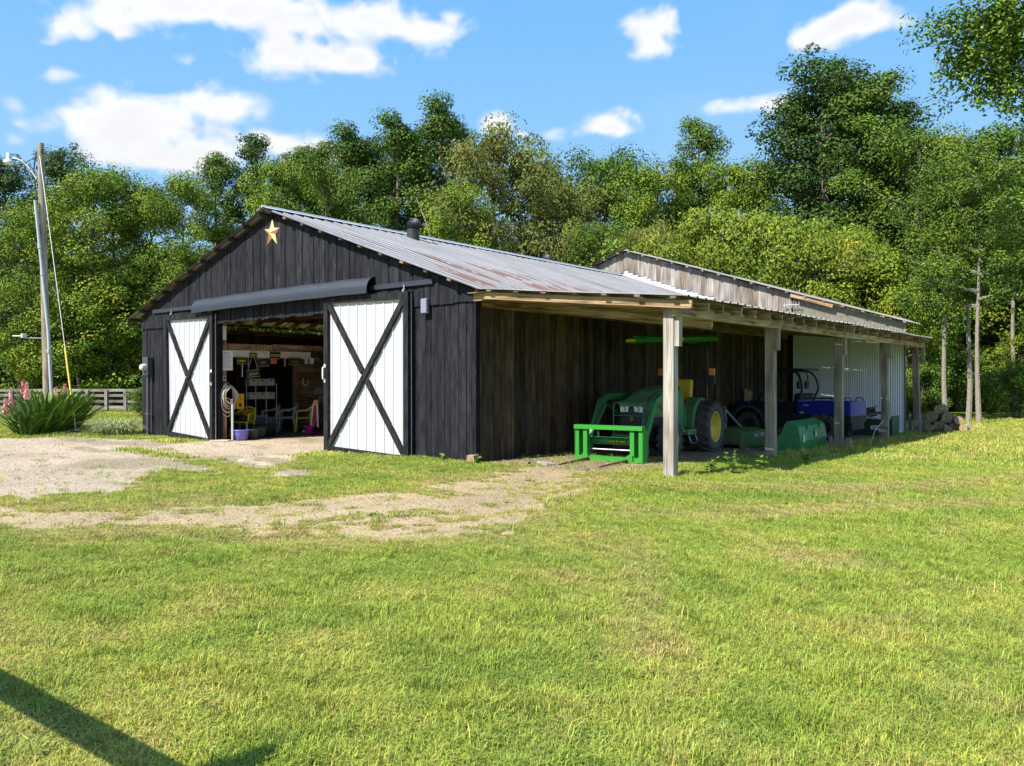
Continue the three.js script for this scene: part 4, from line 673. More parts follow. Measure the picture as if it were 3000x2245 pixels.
// ---------------------------------------------------------------- fence beside the camera whose rail and gatepost shade the near lawn
{
  const f = thing('rail_fence', 'wooden rail fence and round-topped gatepost left of the camera', 'fence', [0, 0, 0]);
  part(f, 'gatepost', lathe([[0.085, -0.3], [0.085, 1.42], [0.078, 1.52], [0.05, 1.59], [0, 1.61]], 18).translate(7.03, 0, 10.95), M.post2);
  part(f, 'post', lathe([[0.08, -0.3], [0.08, 1.25], [0, 1.27]], 14).translate(4.2, 0, 10.98), M.post2);
  part(f, 'rail', beam([4.0, 1.12, 10.97], [7.10, 1.12, 10.87], 0.04, 0.15, V(0, 1, 0)), M.gray[0]);
}
// ---------------------------------------------------------------- utility pole with yard lamp
{
  const p = thing('utility_pole', 'grey wooden utility pole with grey conduit and yard lamp', 'pole', [-19.4, 0, 0.05]);
  const poleMat = mat([0.62, 0.53, 0.41], 0.95, { map: grayWood, bumpMap: woodBump, bumpScale: 0.01 });
  const body = rod([0.12, -0.3, 0], [0.15, 9.55, 0.23], 0.135, 0.10, 14), u = body.attributes.uv; for (let i = 0; i < u.count; i++) u.setXY(i, u.getX(i), u.getY(i) * 9.8); part(p, 'pole', body, poleMat);
  const at = (y, dx, dz) => [0.12 + 0.003 * y + dx, y, 0.024 * y + dz];
  part(p, 'conduit', [rod(at(0.0, 0.26, -0.05), at(3.2, 0.20, 0.0), 0.055, 0.055, 10), rod(at(3.2, 0.20, 0.0), at(7.6, 0.0, 0.22), 0.05, 0.05, 10), ...[2.5, 5.1, 6.0].map((y) => { const c = (q) => { const t = Math.max(0, (q - 3.2) / 4.4); return at(q, 0.20 - 0.20 * t + (q < 3.2 ? 0.012 : 0), 0.22 * t); }; return rod(c(y), c(y + 0.12), 0.068, 0.068, 10); })], mat([0.42, 0.45, 0.50], 0.5));
  part(p, 'lamp_arm', pipe([at(8.35, -0.1, 0.12), at(8.8, -0.35, 0.30), at(9.0, -0.55, 0.48), at(9.05, -0.72, 0.62)], 0.025), M.zinc);
  const lamp = part(p, 'lamp', mv(lathe([[0.02, 0.30], [0.075, 0.28], [0.08, 0.12], [0.10, 0.08], [0.16, 0.02], [0.17, -0.03]], 18), ...at(8.92, -0.80, 0.70)), M.zinc); part(lamp, 'lens', mv(lathe([[0.16, -0.02], [0.13, -0.09], [0, -0.12]], 18), ...at(8.92, -0.80, 0.70)), M.lampGlass);
  for (const [y, dx] of [[8.7, -0.13], [9.2, -0.12], [9.2, 0.14], [8.1, -0.1]]) part(p, 'insulator', [rod(at(y, dx, 0), at(y + 0.02, dx * 1.6, 0.06), 0.035), rod(at(y, dx * 1.6, 0.06), at(y + 0.1, dx * 1.6, 0.06), 0.03)], M.darkMetal);
  part(p, 'cables', [pipe([at(9.1, -0.1, 0.1), at(8.7, -0.5, 0.7), at(8.3, -2.4, 2.8), at(8.4, -5.5, 6.5)], 0.014), pipe([at(8.6, -0.1, 0.1), at(8.3, -0.35, 0.35), at(8.5, -0.55, 0.6), at(8.75, -0.4, 0.5)], 0.014), pipe([at(9.2, -0.16, 0.1), at(8.6, -0.2, 0.16), at(8.0, -0.14, 0.14), at(7.6, -0.10, 0.14)], 0.02)], M.blackPlastic);
  part(p, 'sensor', [rod(at(3.0, -0.1, 0.1), at(3.0, -0.34, 0.5), 0.015), mv(rb(0.16, 0.14, 0.14, 0.02), ...at(3.07, -0.38, 0.55)), rod(at(3.06, -0.45, 0.62), at(3.06, -0.62, 0.8), 0.03)], M.white);
  part(p, 'ground_wire', pipe([at(0.2, -0.16, 0.06), at(3, -0.15, 0.05), at(6, -0.14, 0.04)], 0.012), mat([0.5, 0.34, 0.2], 0.7));
  const g = thing('guy_wire', 'steel guy wire with yellow plastic guard beside the flowers', 'wire', [0, 0, 0]);
  const G0 = [-15.64, 0.0, 0.67], G1 = [-18.95, 9.05, 0.42], gp = (t) => [0, 1, 2].map((k) => lerp(G0[k], G1[k], t));
  part(g, 'wire', rod(gp(0), gp(1), 0.012, 0.012, 6), M.zinc); part(g, 'guard', rod(gp(0.045), gp(0.285), 0.032, 0.030, 8), mat([0.72, 0.50, 0.06], 0.5)); part(g, 'anchor', rod(gp(-0.02), gp(0.045), 0.02, 0.028, 8), M.steel);
}
// ---------------------------------------------------------------- garden plants by the pole
function blades(seed, n, spread, h, w, arch, pal, out = 1) {
  const r = rng(seed), pos = [], col = [];
  for (let i = 0; i < n; i++) {
    const a = r() * 6.283, q = Math.sqrt(r()) * spread, x = Math.cos(a) * q, z = Math.sin(a) * q * 0.6, b = a + (r() - 0.5) * 1.4, L = h * (0.55 + 0.55 * r()), tilt = (0.10 + 0.75 * (q / spread) * r()) * out, c = pal[Math.floor(r() * pal.length)], j = 0.75 + 0.5 * r(), S = 5, px = -Math.sin(b + 0.6) * w / 2, pz = Math.cos(b + 0.6) * w / 2, ring = [];
    for (let s = 0; s <= S; s++) { const t = s / S, o = Math.sin(tilt) * L * t + arch * L * t * t * 0.6, y = Math.cos(tilt) * L * t - arch * L * t * t * t * 0.75, k = (1 - 0.2 * t) * (s === S ? 0.05 : 1); ring.push([[x + Math.cos(b) * o - px * k, y, z + Math.sin(b) * o - pz * k], [x + Math.cos(b) * o + px * k, y, z + Math.sin(b) * o + pz * k]]); }
    for (let s = 0; s < S; s++) { const A = ring[s][0], Bq = ring[s][1], Cq = ring[s + 1][1], D = ring[s + 1][0]; pos.push(...A, ...Bq, ...Cq, ...A, ...Cq, ...D); for (let k = 0; k < 6; k++) col.push(c[0] * j, c[1] * j, c[2] * j); }
  }
  return leafGeo({ pos, col });
}
{
  const g = thing('gladiolus_clump', 'clump of gladiolus with sword leaves and pink flower spikes round the pole', 'flowers', [-16.55, 0.02, 1.0], -0.66); g.scale.set(1.62, 1.18, 1.3);
  part(g, 'leaves', [mv(blades(41, 260, 0.62, 1.25, 0.042, 0.22, [[0.11, 0.20, 0.03], [0.16, 0.26, 0.04], [0.075, 0.15, 0.025]]), -0.55), mv(blades(42, 300, 0.62, 1.30, 0.042, 0.20, [[0.11, 0.20, 0.03], [0.16, 0.26, 0.04], [0.075, 0.15, 0.025]]), 0.35), mv(blades(43, 120, 0.4, 1.0, 0.042, 0.5, [[0.11, 0.20, 0.03], [0.07, 0.14, 0.025]]), 0.95, 0, 0.1), mv(blades(44, 60, 0.4, 0.9, 0.042, 0.6, [[0.11, 0.20, 0.03], [0.07, 0.14, 0.025]]), -1.25, 0, 0.1)], leafMat);
  const petal = new THREE.MeshPhysicalMaterial({ color: C(0.78, 0.24, 0.26), roughness: 0.7, transmission: 0.25, thickness: 0, side: THREE.DoubleSide }), petal2 = petal.clone(); petal2.color = C(0.82, 0.38, 0.40); const stem = mat([0.12, 0.2, 0.04], 0.7), r = rng(9);
  for (const [x, y, z] of [[-1.62, 0.72, 0.35], [-1.35, 0.95, 0.2], [-1.02, 0.85, 0.3], [-0.55, 0.62, 0.6], [-0.08, 0.70, 0.6], [0.42, 1.05, 0.45], [0.78, 0.80, 0.55], [0.92, 0.62, 0.6], [1.35, 1.0, 0.0]]) {
    const s = part(g, 'flower_spike', rod([x * 0.75, 0, z * 0.6], [x, y + 0.25, z], 0.009, 0.006, 5), stem), f = [];
    for (let k = 0; k < 9; k++) for (let q = 0; q < 5; q++) { const a = q * 1.256 + k * 2, yy = y - 0.12 + k * 0.045, rad = 0.055 - k * 0.003; f.push(mv(new THREE.CircleGeometry(0.038 - k * 0.002, 5), x + Math.cos(a) * rad * 0.8 + (k % 2 ? 0.02 : -0.02), yy + 0.015 * r(), z + Math.sin(a) * rad * 0.8, -0.5 + r(), -a + 1.57, 0)); }
    part(s, 'blossoms', f, r() < 0.5 ? petal : petal2);
  }
  const o = thing('ornamental_grass', 'pale arching ornamental grass at the left corner of the black barn', 'plant', [-13.75, 0.0, 0.35], -0.4);
  part(o, 'leaves', [mv(blades(45, 420, 0.75, 0.85, 0.020, 0.75, [[0.30, 0.34, 0.14], [0.38, 0.40, 0.20], [0.22, 0.29, 0.09], [0.45, 0.42, 0.24]]), -0.35), mv(blades(46, 380, 0.6, 0.75, 0.020, 0.8, [[0.30, 0.34, 0.14], [0.38, 0.40, 0.20], [0.22, 0.29, 0.09]]), 0.45, 0, -0.05)], leafMat);
  const k = thing('garden_shrub', 'small yellow-green shrub beside the fence at the barn corner', 'shrub', [-24.5, 0, -5.8]); k.scale.setScalar(0.36); part(k, 'stem', PROTO.bush.wood, bark); part(k, 'foliage', PROTO.bush.leaves, leafMat);
}
// stones on the drive and by the flowers
const stoneGeo = [1, 2, 3].map((s) => { const g = new THREE.IcosahedronGeometry(1, 2), p = g.attributes.position; for (let i = 0; i < p.count; i++) { const v = V(p.getX(i), p.getY(i), p.getZ(i)), k = 0.75 + 0.5 * fbm(v.x * 1.3 + s * 9 + 20, v.y * 1.3 + v.z * 1.1 + 20, 3); p.setXYZ(i, v.x * k, v.y * k * 0.62, v.z * k * 0.85); } g.computeVertexNormals(); return g; });
const stone = (x, z, s, label, m = M.concrete, g) => { const o = single('stone', stoneGeo[Math.floor(R0() * 3)], m, label, 'stone', g); o.position.set(x, gh(x, z) + s * 0.1, z); o.scale.set(s, s * 0.6, s); o.rotation.y = R0() * 6; };
stone(-15.2, 0.85, 0.20, 'dark round stone beside the gladiolus clump', mat([0.06, 0.06, 0.06], 0.9, { map: dustTex }));
stone(-3.75, 2.55, 0.07, 'white stone lying on the gravel drive', M.paper);
stone(-0.6, 7.05, 0.06, 'pale stone at the near edge of the gravel drive');
stone(1.2, 7.4, 0.07, 'flat brown stone in the worn grass below the drive', mat([0.42, 0.30, 0.2], 0.95, { map: dustTex })); stone(5.05, 5.1, 0.075, 'reddish flat stone at the near end of the dirt patch', mat([0.45, 0.30, 0.2], 0.95, { map: dustTex })); stone(5.4, 3.95, 0.06, 'pale clod of dry earth at the right of the dirt patch', mat([0.5, 0.38, 0.26], 0.95, { map: dustTex }));

// ---------------------------------------------------------------- machines
const DEC = Math.PI / 180;
// a wheel standing on y = 0, axle along x; outer face towards +x
function wheel(parent, name, R, W, rimR, x, y, z, out, lugs, rimMat, turn = 0) {
  const w = sub(parent, name); w.position.set(x, y, z); w.rotation.y = turn; if (out < 0) w.rotation.y += Math.PI;
  const h = W / 2, prof = [[rimR, -h * 0.80], [rimR + 0.03, -h * 0.95], [R * 0.82, -h * 1.02], [R * 0.93, -h * 0.92], [R * 0.955, -h * 0.7], [R * 0.965, 0], [R * 0.955, h * 0.7], [R * 0.93, h * 0.92], [R * 0.82, h * 1.02], [rimR + 0.03, h * 0.95], [rimR, h * 0.80]];
  const g = [lathe(prof, 40).rotateZ(-Math.PI / 2)];
  for (let k = 0; k < lugs; k++) for (const s of [-1, 1]) {
    const a = (k + (s > 0 ? 0 : 0.5)) / lugs * 6.2832, b = bx(-0.02, 0.02, -0.018, 0.018, 0, 1);      // slanted bar tread from the shoulder to past the middle
    const A = V(s * h * 0.98, 0, 0), P = (q, rad, xx) => V(xx, Math.sin(q) * rad, Math.cos(q) * rad);
    g.push(along(bx(-0.020, 0.020, 0, 1, -0.020, 0.020).scale(1, P(a, R * 0.975, s * h * 1.0).distanceTo(P(a + 1.1 * 2.2 / lugs * 1.4, R * 0.985, -s * h * 0.08)), 1), P(a, R * 0.975, s * h * 1.0), P(a + 1.1 * 2.2 / lugs * 1.4, R * 0.985, -s * h * 0.08), V(0, Math.sin(a), Math.cos(a))));
    g.push(mv(bx(-0.02, 0.02, -0.05, 0.03, -0.022, 0.022), ...P(a, R * 0.93, s * h * 0.99).toArray(), 0, 0, 0));
  }
  part(w, 'tyre', g, M.rubber);
  part(w, 'rim', [lathe([[0.0, h * 0.30], [rimR * 0.28, h * 0.30], [rimR * 0.36, h * 0.16], [rimR * 0.72, h * 0.18], [rimR * 0.84, h * 0.46], [rimR * 0.93, h * 0.82], [rimR * 1.03, h * 0.88], [rimR * 1.03, h * 0.80], [rimR * 0.97, h * 0.2], [rimR * 0.97, -h * 0.8]], 32).rotateZ(-Math.PI / 2), ...[...Array(6)].map((_, k) => rod([h * 0.17, Math.sin(k) * rimR * 0.55, Math.cos(k) * rimR * 0.55], [h * 0.25, Math.sin(k) * rimR * 0.55, Math.cos(k) * rimR * 0.55], 0.016, 0.016, 6))], rimMat);
  return w;
}
{
  const t = thing('tractor', 'green compact tractor with yellow seat and fork loader under the lean-to', 'tractor', [1.58, -0.05, -5.35], 0.085);
  for (const s of [1, -1]) { wheel(t, 'rear_wheel', 0.585, 0.45, 0.335, 0.61 * s, 0.575, 0, s, 17, M.yellowDusty); wheel(t, 'front_wheel', 0.375, 0.26, 0.19, 0.50 * s, 0.37, 1.80, s, 14, M.yellowDusty); }
  part(t, 'chassis', [bx(-0.17, 0.17, 0.34, 0.80, -0.25, 1.5), bx(-0.22, 0.22, 0.40, 0.82, 1.2, 2.42), rod([-0.4, 0.37, 1.80], [0.4, 0.37, 1.80], 0.07, 0.07, 10), rod([-0.45, 0.55, 0], [0.45, 0.55, 0], 0.13, 0.13, 12)], M.darkMetal);
  // hood: rings from the dash to the nose
  const ring = (z, w, y0, y1, rnd) => { const o = []; for (let i = 0; i <= 12; i++) { const a = Math.PI * i / 12, c = Math.cos(a), s = Math.sin(a); o.push([Math.sign(c) * Math.pow(Math.abs(c), rnd) * w, y0 + (y1 - y0) * Math.pow(s, rnd * 0.8), z]); } o.unshift([w, y0 - 0.10, z]); o.push([-w, y0 - 0.10, z]); return o; };
  part(t, 'hood', skin([ring(0.95, 0.315, 0.95, 1.50, 0.35), ring(1.3, 0.315, 0.95, 1.485, 0.38), ring(1.75, 0.305, 0.94, 1.43, 0.42), ring(2.15, 0.295, 0.94, 1.34, 0.46), ring(2.42, 0.285, 1.03, 1.23, 0.5), ring(2.56, 0.27, 1.165, 1.18, 0.55), ring(2.64, 0.25, 1.19, 1.15, 0.6)], true, true), M.greenDusty);
  const grille = part(t, 'grille', [bx(-0.255, 0.255, 0.58, 1.11, 2.36, 2.56)], M.blackPlastic);
  for (let k = 0; k < 11; k++) part(grille, 'slat', bx(-0.225 + k * 0.043, -0.205 + k * 0.043, 0.60, 0.90, 2.56, 2.578), M.darkMetal);
  for (const s of [1, -1]) { const h = part(t, 'headlight', prism([[s * 0.08, 0.975], [s * 0.235, 0.965], [s * 0.245, 1.085], [s * 0.06, 1.085]].sort((a, b) => 0), 2.555, 2.60), M.lampGlass); part(h, 'reflector', mv(lathe([[0.0, 0], [0.03, 0.004], [0.045, 0.02]], 14), s * 0.15, 1.03, 2.602, Math.PI / 2), M.galv); }
  const emblem = print(96, 96, (k, w, h) => { k.fillStyle = '#0f2a14'; k.fillRect(0, 0, w, h); k.strokeStyle = '#d8c62a'; k.lineWidth = 7; k.strokeRect(10, 8, 76, 80); k.fillStyle = '#d8c62a'; k.beginPath(); k.moveTo(24, 62); k.lineTo(38, 46); k.lineTo(60, 44); k.lineTo(66, 30); k.lineTo(76, 34); k.lineTo(68, 52); k.lineTo(58, 58); k.lineTo(70, 72); k.lineTo(52, 62); k.lineTo(36, 60); k.closePath(); k.fill(); });
  part(t, 'emblem', mv(plate(0.075, 0.085), 0, 0.83, 2.584), emblem);
  part(t, 'grille_guard', [pipe([[-0.33, 0.46, 2.72], [-0.33, 0.80, 2.73], [-0.33, 1.10, 2.72], [-0.29, 1.15, 2.72], [0, 1.155, 2.72], [0.29, 1.15, 2.72], [0.33, 1.10, 2.72], [0.33, 0.80, 2.73], [0.33, 0.46, 2.72]], 0.014, 6, 60), rod([-0.33, 0.90, 2.73], [0.33, 0.90, 2.73], 0.009), bx(-0.36, 0.36, 0.44, 0.52, 2.60, 2.76)], M.green);
  part(t, 'console', [mv(rb(0.5, 0.42, 0.22, 0.05), 0, 1.24, 0.84), rod([0, 1.1, 0.8], [0, 1.45, 0.62], 0.025)], M.blackPlastic);
  part(t, 'steering_wheel', mv(new THREE.TorusGeometry(0.18, 0.018, 8, 28), 0, 1.46, 0.60, 1.0), M.blackPlastic);
  part(t, 'floor', [bx(-0.56, 0.56, 0.50, 0.56, 0.50, 1.25), bx(0.33, 0.60, 0.44, 0.56, 0.46, 1.10), bx(-0.60, -0.33, 0.44, 0.56, 0.46, 1.10)], M.greenDusty);
  for (const s of [1, -1]) {                          // fender: arc over the tyre
    const rings = []; for (let i = 0; i <= 14; i++) { const a = (-12 + i * 9.2) * DEC, R = 0.66 + 0.05 * Math.sin(i / 14 * Math.PI), y = 0.55 + Math.sin(a) * R * 0.98, z = Math.cos(a) * R * 0.90; rings.push([[s * 0.24, y, z], [s * 0.50, y, z], [s * 0.535, y - 0.03 * Math.sin(a), z - 0.03 * Math.cos(a)], [s * 0.535, y - 0.06 * Math.sin(a), z - 0.06 * Math.cos(a)], [s * 0.51, y - 0.04 * Math.sin(a), z - 0.04 * Math.cos(a)], [s * 0.24, y - 0.03 * Math.sin(a), z - 0.03 * Math.cos(a)]]); }
    part(t, 'fender', skin(s > 0 ? rings : rings.map((q) => [...q].reverse()), true, true), M.greenDusty);
    part(t, 'side_panel', prism([[0.30, 0.56], [0.52, 0.62], [0.50, 1.05], [0.34, 1.2], [0.30, 1.2]].map(([a, b]) => [a * s, b]), 0.98, 1.03), M.green);
    part(t, 'step', [pipe([[s * 0.55, 0.46, 0.95], [s * 0.62, 0.27, 0.95], [s * 0.62, 0.27, 0.60], [s * 0.55, 0.46, 0.60]], 0.013)], M.steel);
    const rops = part(t, 'roll_bar', pipe([[s * 0.50, 0.75, -0.28], [s * 0.50, 1.3, -0.26], [s * 0.50, 1.95, -0.30], [s * 0.49, 2.36, -0.30], [s * 0.43, 2.42, -0.30]], 0.036, 6, 30), M.darkMetal);
    const lm = part(t, 'warning_light', bx(s * 0.56, s * 0.68, 1.72, 1.88, -0.31, -0.24), M.amber); part(lm, 'housing', [bx(s * 0.56, s * 0.69, 1.52, 1.71, -0.32, -0.22), rod([s * 0.50, 1.62, -0.27], [s * 0.58, 1.62, -0.27], 0.02)], M.blackPlastic);
  }
  part(t, 'roll_bar_top', rod([-0.44, 2.42, -0.30], [0.44, 2.42, -0.30], 0.036, 0.036, 8), M.darkMetal);
  const seat = part(t, 'seat', mv(rb(0.48, 0.15, 0.46, 0.06, 3), 0, 1.02, 0.16), M.yellow); part(seat, 'backrest', mv(rb(0.47, 0.60, 0.13, 0.062, 3), 0, 1.34, -0.07, -0.14), M.yellow); part(seat, 'pedestal', bx(-0.16, 0.16, 0.72, 0.96, -0.02, 0.3), M.blackPlastic);
  // canopy: shallow tray with chamfered rim
  const cr = (w, l0, l1, y) => [[-w, y, l0], [w, y, l0], [w, y, l1], [-w, y, l1]];
  const can = part(t, 'canopy', mv(skin([cr(0.62, -0.50, 1.28, 2.42), cr(0.70, -0.56, 1.36, 2.44), cr(0.68, -0.54, 1.34, 2.52), cr(0.56, -0.42, 1.20, 2.575)], true, true), 0, 0.05, 0, 0.045), M.greenBright);
  for (const s of [1, -1]) part(can, 'yellow_corner', mv(bx(s * 0.44, s * 0.66, 2.455, 2.515, 1.345, 1.368), 0, 0.05, 0, 0.045), M.yellow);
  part(t, 'canopy_strut', [rod([-0.35, 2.42, -0.3], [-0.3, 2.47, 0.7], 0.016), rod([0.35, 2.42, -0.3], [0.3, 2.47, 0.7], 0.016)], M.darkMetal);
  part(t, 'lever', [rod([0.10, 1.38, 1.2], [0.20, 1.62, 1.26], 0.010), rod([0.36, 0.62, 0.6], [0.40, 1.0, 0.42], 0.012)], M.steel);
  // loader
  const ld = sub(t, 'front_loader');
  for (const s of [1, -1]) {
    const X = s * 0.60, A = [s * 0.52, 1.30, 1.25], B = [X, 1.27, 2.55], B2 = [X, 1.16, 2.80], E = [X, 0.30, 3.32];
    part(ld, 'mast', prism([[1.00, 0.50], [1.40, 0.50], [1.34, 1.0], [1.38, 1.38], [1.10, 1.38]], -0.04, 0.04).rotateY(-Math.PI / 2).translate(s * 0.45, 0, 0), M.green);
    part(ld, 'boom', [beam(A, B, 0.075, 0.12, V(0, 1, 0)), beam([B[0], B[1] + 0.0, B[2] - 0.04], B2, 0.078, 0.135, V(0, 1, 0.3)), beam(B2, E, 0.07, 0.11, V(0, 0.3, 1))], M.green);
    part(ld, 'boom_end', prism([[3.18, 0.20], [3.36, 0.12], [3.46, 0.22], [3.42, 0.42], [3.22, 0.52]], -0.06, 0.06).rotateY(-Math.PI / 2).translate(X, 0, 0), M.green);
    part(ld, 'cylinder', [rod([s * 0.50, 0.62, 1.45], [s * 0.55, 0.98, 2.2], 0.035, 0.035, 10), rod([s * 0.55, 0.98, 2.2], [s * 0.58, 1.12, 2.55], 0.02, 0.02, 8)], M.green);
    part(ld, 'tilt_cylinder', [rod([s * 0.52, 1.10, 2.72], [s * 0.52, 0.72, 3.10], 0.033, 0.033, 10), rod([s * 0.52, 0.72, 3.10], [s * 0.52, 0.50, 3.40], 0.018, 0.018, 8)], M.green);
    part(ld, 'hose', [0, 1, 2, 3].map((k) => pipe([[s * (0.54 - 0.022 * k), 1.385, 1.6], [s * (0.56 - 0.022 * k), 1.375, 2.45], [s * (0.56 - 0.022 * k), 1.27 - 0.01 * k, 2.84], [s * (0.54 - 0.022 * k), 0.85, 3.08], [s * (0.50 - 0.02 * k), 0.55 - 0.05 * k, 3.14]], 0.0065, 5, 24)), mat([0.10, 0.105, 0.10], 0.5, { metalness: 0.5 }));
  }
  part(ld, 'cross_tube', rod([-0.56, 0.425, 3.24], [0.56, 0.425, 3.24], 0.075, 0.075, 18), M.green);
  const word = print(512, 96, (k, w, h) => { k.fillStyle = '#0e4a1e'; k.fillRect(0, 0, w, h); k.fillStyle = '#e8c81e'; k.font = 'bold 84px sans-serif'; k.textBaseline = 'middle'; k.textAlign = 'center'; k.fillText('J', 36, h / 2, 60); k.font = 'bold 66px sans-serif'; k.fillText('OHN', 128, h / 2 + 6, 130); k.font = 'bold 84px sans-serif'; k.fillText('D', 248, h / 2, 62); k.font = 'bold 66px sans-serif'; k.fillText('EERE', 384, h / 2 + 6, 190); });
  { const g = new THREE.CylinderGeometry(0.0765, 0.0765, 0.44, 12, 1, true, 0, 0.9); g.rotateZ(Math.PI / 2); const u = g.attributes.uv; for (let i = 0; i < u.count; i++) u.setXY(i, 1 - u.getY(i), u.getX(i)); mv(g, 0.06, 0.425, 3.24, 0); part(ld, 'lettering', mv(new THREE.CylinderGeometry(0.0765, 0.0765, 0.42, 12, 1, true, -0.42, 0.84).rotateY(0).applyMatrix4(new THREE.Matrix4().makeBasis(V(0, 1, 0), V(-1, 0, 0), V(0, 0, 1))), 0.06, 0.425, 3.24), (() => { const m = word; m.map.center.set(0.5, 0.5); m.map.rotation = -Math.PI / 2; return m; })()); }
  part(ld, 'torque_rod', rod([-0.60, 0.27, 3.44], [0.60, 0.27, 3.44], 0.014, 0.014, 8), M.galv);
  // pallet-fork frame hung on the loader
  const fr = sub(t, 'fork_frame');
  part(fr, 'top_bar', bx(-0.73, 0.73, 0.665, 0.745, 3.50, 3.64), M.greenBright); part(fr, 'bottom_bar', bx(-0.73, 0.73, 0.06, 0.15, 3.49, 3.62), M.greenBright);
  for (const s of [1, -1]) { part(fr, 'upright', [bx(s * 0.64, s * 0.73, 0.055, 0.667, 3.495, 3.60), bx(s * 0.715, s * 0.732, 0.05, 0.667, 3.40, 3.60)], M.greenBright); part(fr, 'upright', bx(s * 0.46, s * 0.545, 0.15, 0.667, 3.495, 3.60), M.greenBright); part(fr, 'hook_plate', bx(s * 0.545, s * 0.64, 0.15, 0.667, 3.46, 3.48), M.green); const g = part(fr, 'gusset', prism([[s * 0.40, 0.055], [s * 0.55, 0.055], [s * 0.53, 0.19], [s * 0.47, 0.21], [s * 0.42, 0.18]], 3.60, 3.66), M.greenBright); part(fr, 'fork', rod([s * 0.42, 0.10, 3.62], [s * 0.41, 0.075, 4.75], 0.030, 0.012, 8), M.rust); }
}
// ---------------------------------------------------------------- implements beside and behind the tractor
{
  const c = thing('rotary_cutter', 'dusty green rotary cutter deck behind the tractor', 'mower', [1.75, -0.06, -6.2], 0.05);
  part(c, 'deck', [prism([[-0.82, 0.20], [0.82, 0.20], [0.82, 0.40], [0.6, 0.46], [-0.6, 0.46], [-0.82, 0.40]], -1.75, -0.15)], M.greenDeck); part(c, 'skid', [bx(0.80, 0.83, 0.03, 0.25, -1.8, -0.1), bx(-0.83, -0.80, 0.03, 0.25, -1.8, -0.1)], M.greenDeck);
  part(c, 'hitch_frame', [bx(-0.42, -0.36, 0.42, 1.0, -0.25, -0.19), bx(0.36, 0.42, 0.42, 0.98, -0.25, -0.19), bx(-0.42, 0.42, 0.92, 1.0, -0.25, -0.19), beam([0.39, 0.95, -0.2], [0.3, 0.46, -1.5], 0.05, 0.05), beam([-0.39, 0.95, -0.2], [-0.3, 0.46, -1.5], 0.05, 0.05), bx(-0.42, 0.42, 0.72, 0.79, -0.25, -0.19)], mat([0.20, 0.21, 0.16], 0.7)); part(c, 'gearbox', mv(rb(0.3, 0.3, 0.3, 0.05), 0, 0.6, -0.9), M.darkMetal);
  part(c, 'decal', [mv(plate(0.30, 0.09), 0.824, 0.30, -1.15, 0, Math.PI / 2), mv(plate(0.30, 0.09), 0.824, 0.30, -1.55, 0, Math.PI / 2)], mat([0.52, 0.55, 0.45], 0.7, { map: dustTex })); part(c, 'tail_reflector', bx(0.825, 0.835, 0.08, 0.15, -1.78, -1.70), M.amber);
  // loader bucket set down on its lip, its back to the lawn
  const b = thing('loader_bucket', 'green loader bucket resting between the second and third posts', 'bucket', [3.80, -0.10, -7.48], 0.06);
  const prof = [[-0.78, 0.0], [0.0, 0.0], [0.06, 0.30], [0.0, 0.62], [-0.24, 0.74], [-0.26, 0.70], [-0.05, 0.58], [-0.02, 0.30], [-0.06, 0.06], [-0.78, 0.03]];
  part(b, 'shell', prism(prof, -1.06, 1.06), M.greenBox);
  for (const z of [-1.06, 1.04]) part(b, 'side_plate', prism([[-0.78, 0.0], [0.0, 0.0], [0.062, 0.30], [0.0, 0.63], [-0.24, 0.75], [-0.30, 0.66], [-0.36, 0.48], [-0.78, 0.06]], z - 0.004, z + 0.026), M.greenBox);
  part(b, 'lug', [mv(rb(0.05, 0.12, 0.06, 0.015), 0.02, 0.60, 0.45), mv(rb(0.05, 0.12, 0.06, 0.015), 0.02, 0.60, -0.55)], M.green); part(b, 'crease', bx(0.045, 0.062, 0.19, 0.205, -1.05, 1.05), M.greenBox);
  part(b, 'sticker', [mv(plate(0.10, 0.16), 0.071, 0.36, 0.85, 0, Math.PI / 2), ], M.paper); part(b, 'warning_label', mv(plate(0.20, 0.16), 0.066, 0.42, -0.15, 0, Math.PI / 2), print(96, 80, (k, w, h) => { k.fillStyle = '#1d6a35'; k.fillRect(0, 0, w, h); k.fillStyle = '#e9dcc0'; k.fillRect(8, 6, 30, 68); k.fillStyle = '#c9a02a'; k.fillRect(44, 6, 40, 20); k.fillStyle = '#f2ead8'; k.fillRect(44, 32, 40, 12); k.fillRect(44, 54, 40, 12); k.fillStyle = '#222'; k.fillRect(48, 36, 30, 3); k.fillRect(48, 58, 30, 3); }));
  // scraper box with the letters LP1 and scrap in it
  const s = thing('box_scraper', 'dark green steel box lettered LP1 behind the fourth post', 'box', [3.25, -0.12, -14.35], 0.0);
  part(s, 'back_plate', bx(-0.75, 0.62, 0.03, 0.52, 0.25, 0.30), mat([0.020, 0.085, 0.035], 0.5, { map: dustTex })); part(s, 'side_plate', [bx(-0.78, -0.75, 0.0, 0.62, -0.45, 0.32), bx(0.62, 0.65, 0.0, 0.62, -0.45, 0.32)], mat([0.020, 0.085, 0.035], 0.5, { map: dustTex })); part(s, 'mast', [bx(0.30, 0.52, 0.50, 1.05, 0.1, 0.14)], mat([0.020, 0.10, 0.04], 0.5));
  part(s, 'lettering', mv(plate(0.26, 0.12), 0.18, 0.27, 0.304), print(128, 60, (k, w, h) => { k.fillStyle = '#e6e8e2'; k.fillRect(0, 0, w, h); k.fillStyle = '#0a0a0a'; k.font = 'bold 52px sans-serif'; k.textAlign = 'center'; k.textBaseline = 'middle'; k.fillText('LP1', w / 2, h / 2 + 2, 118); }));
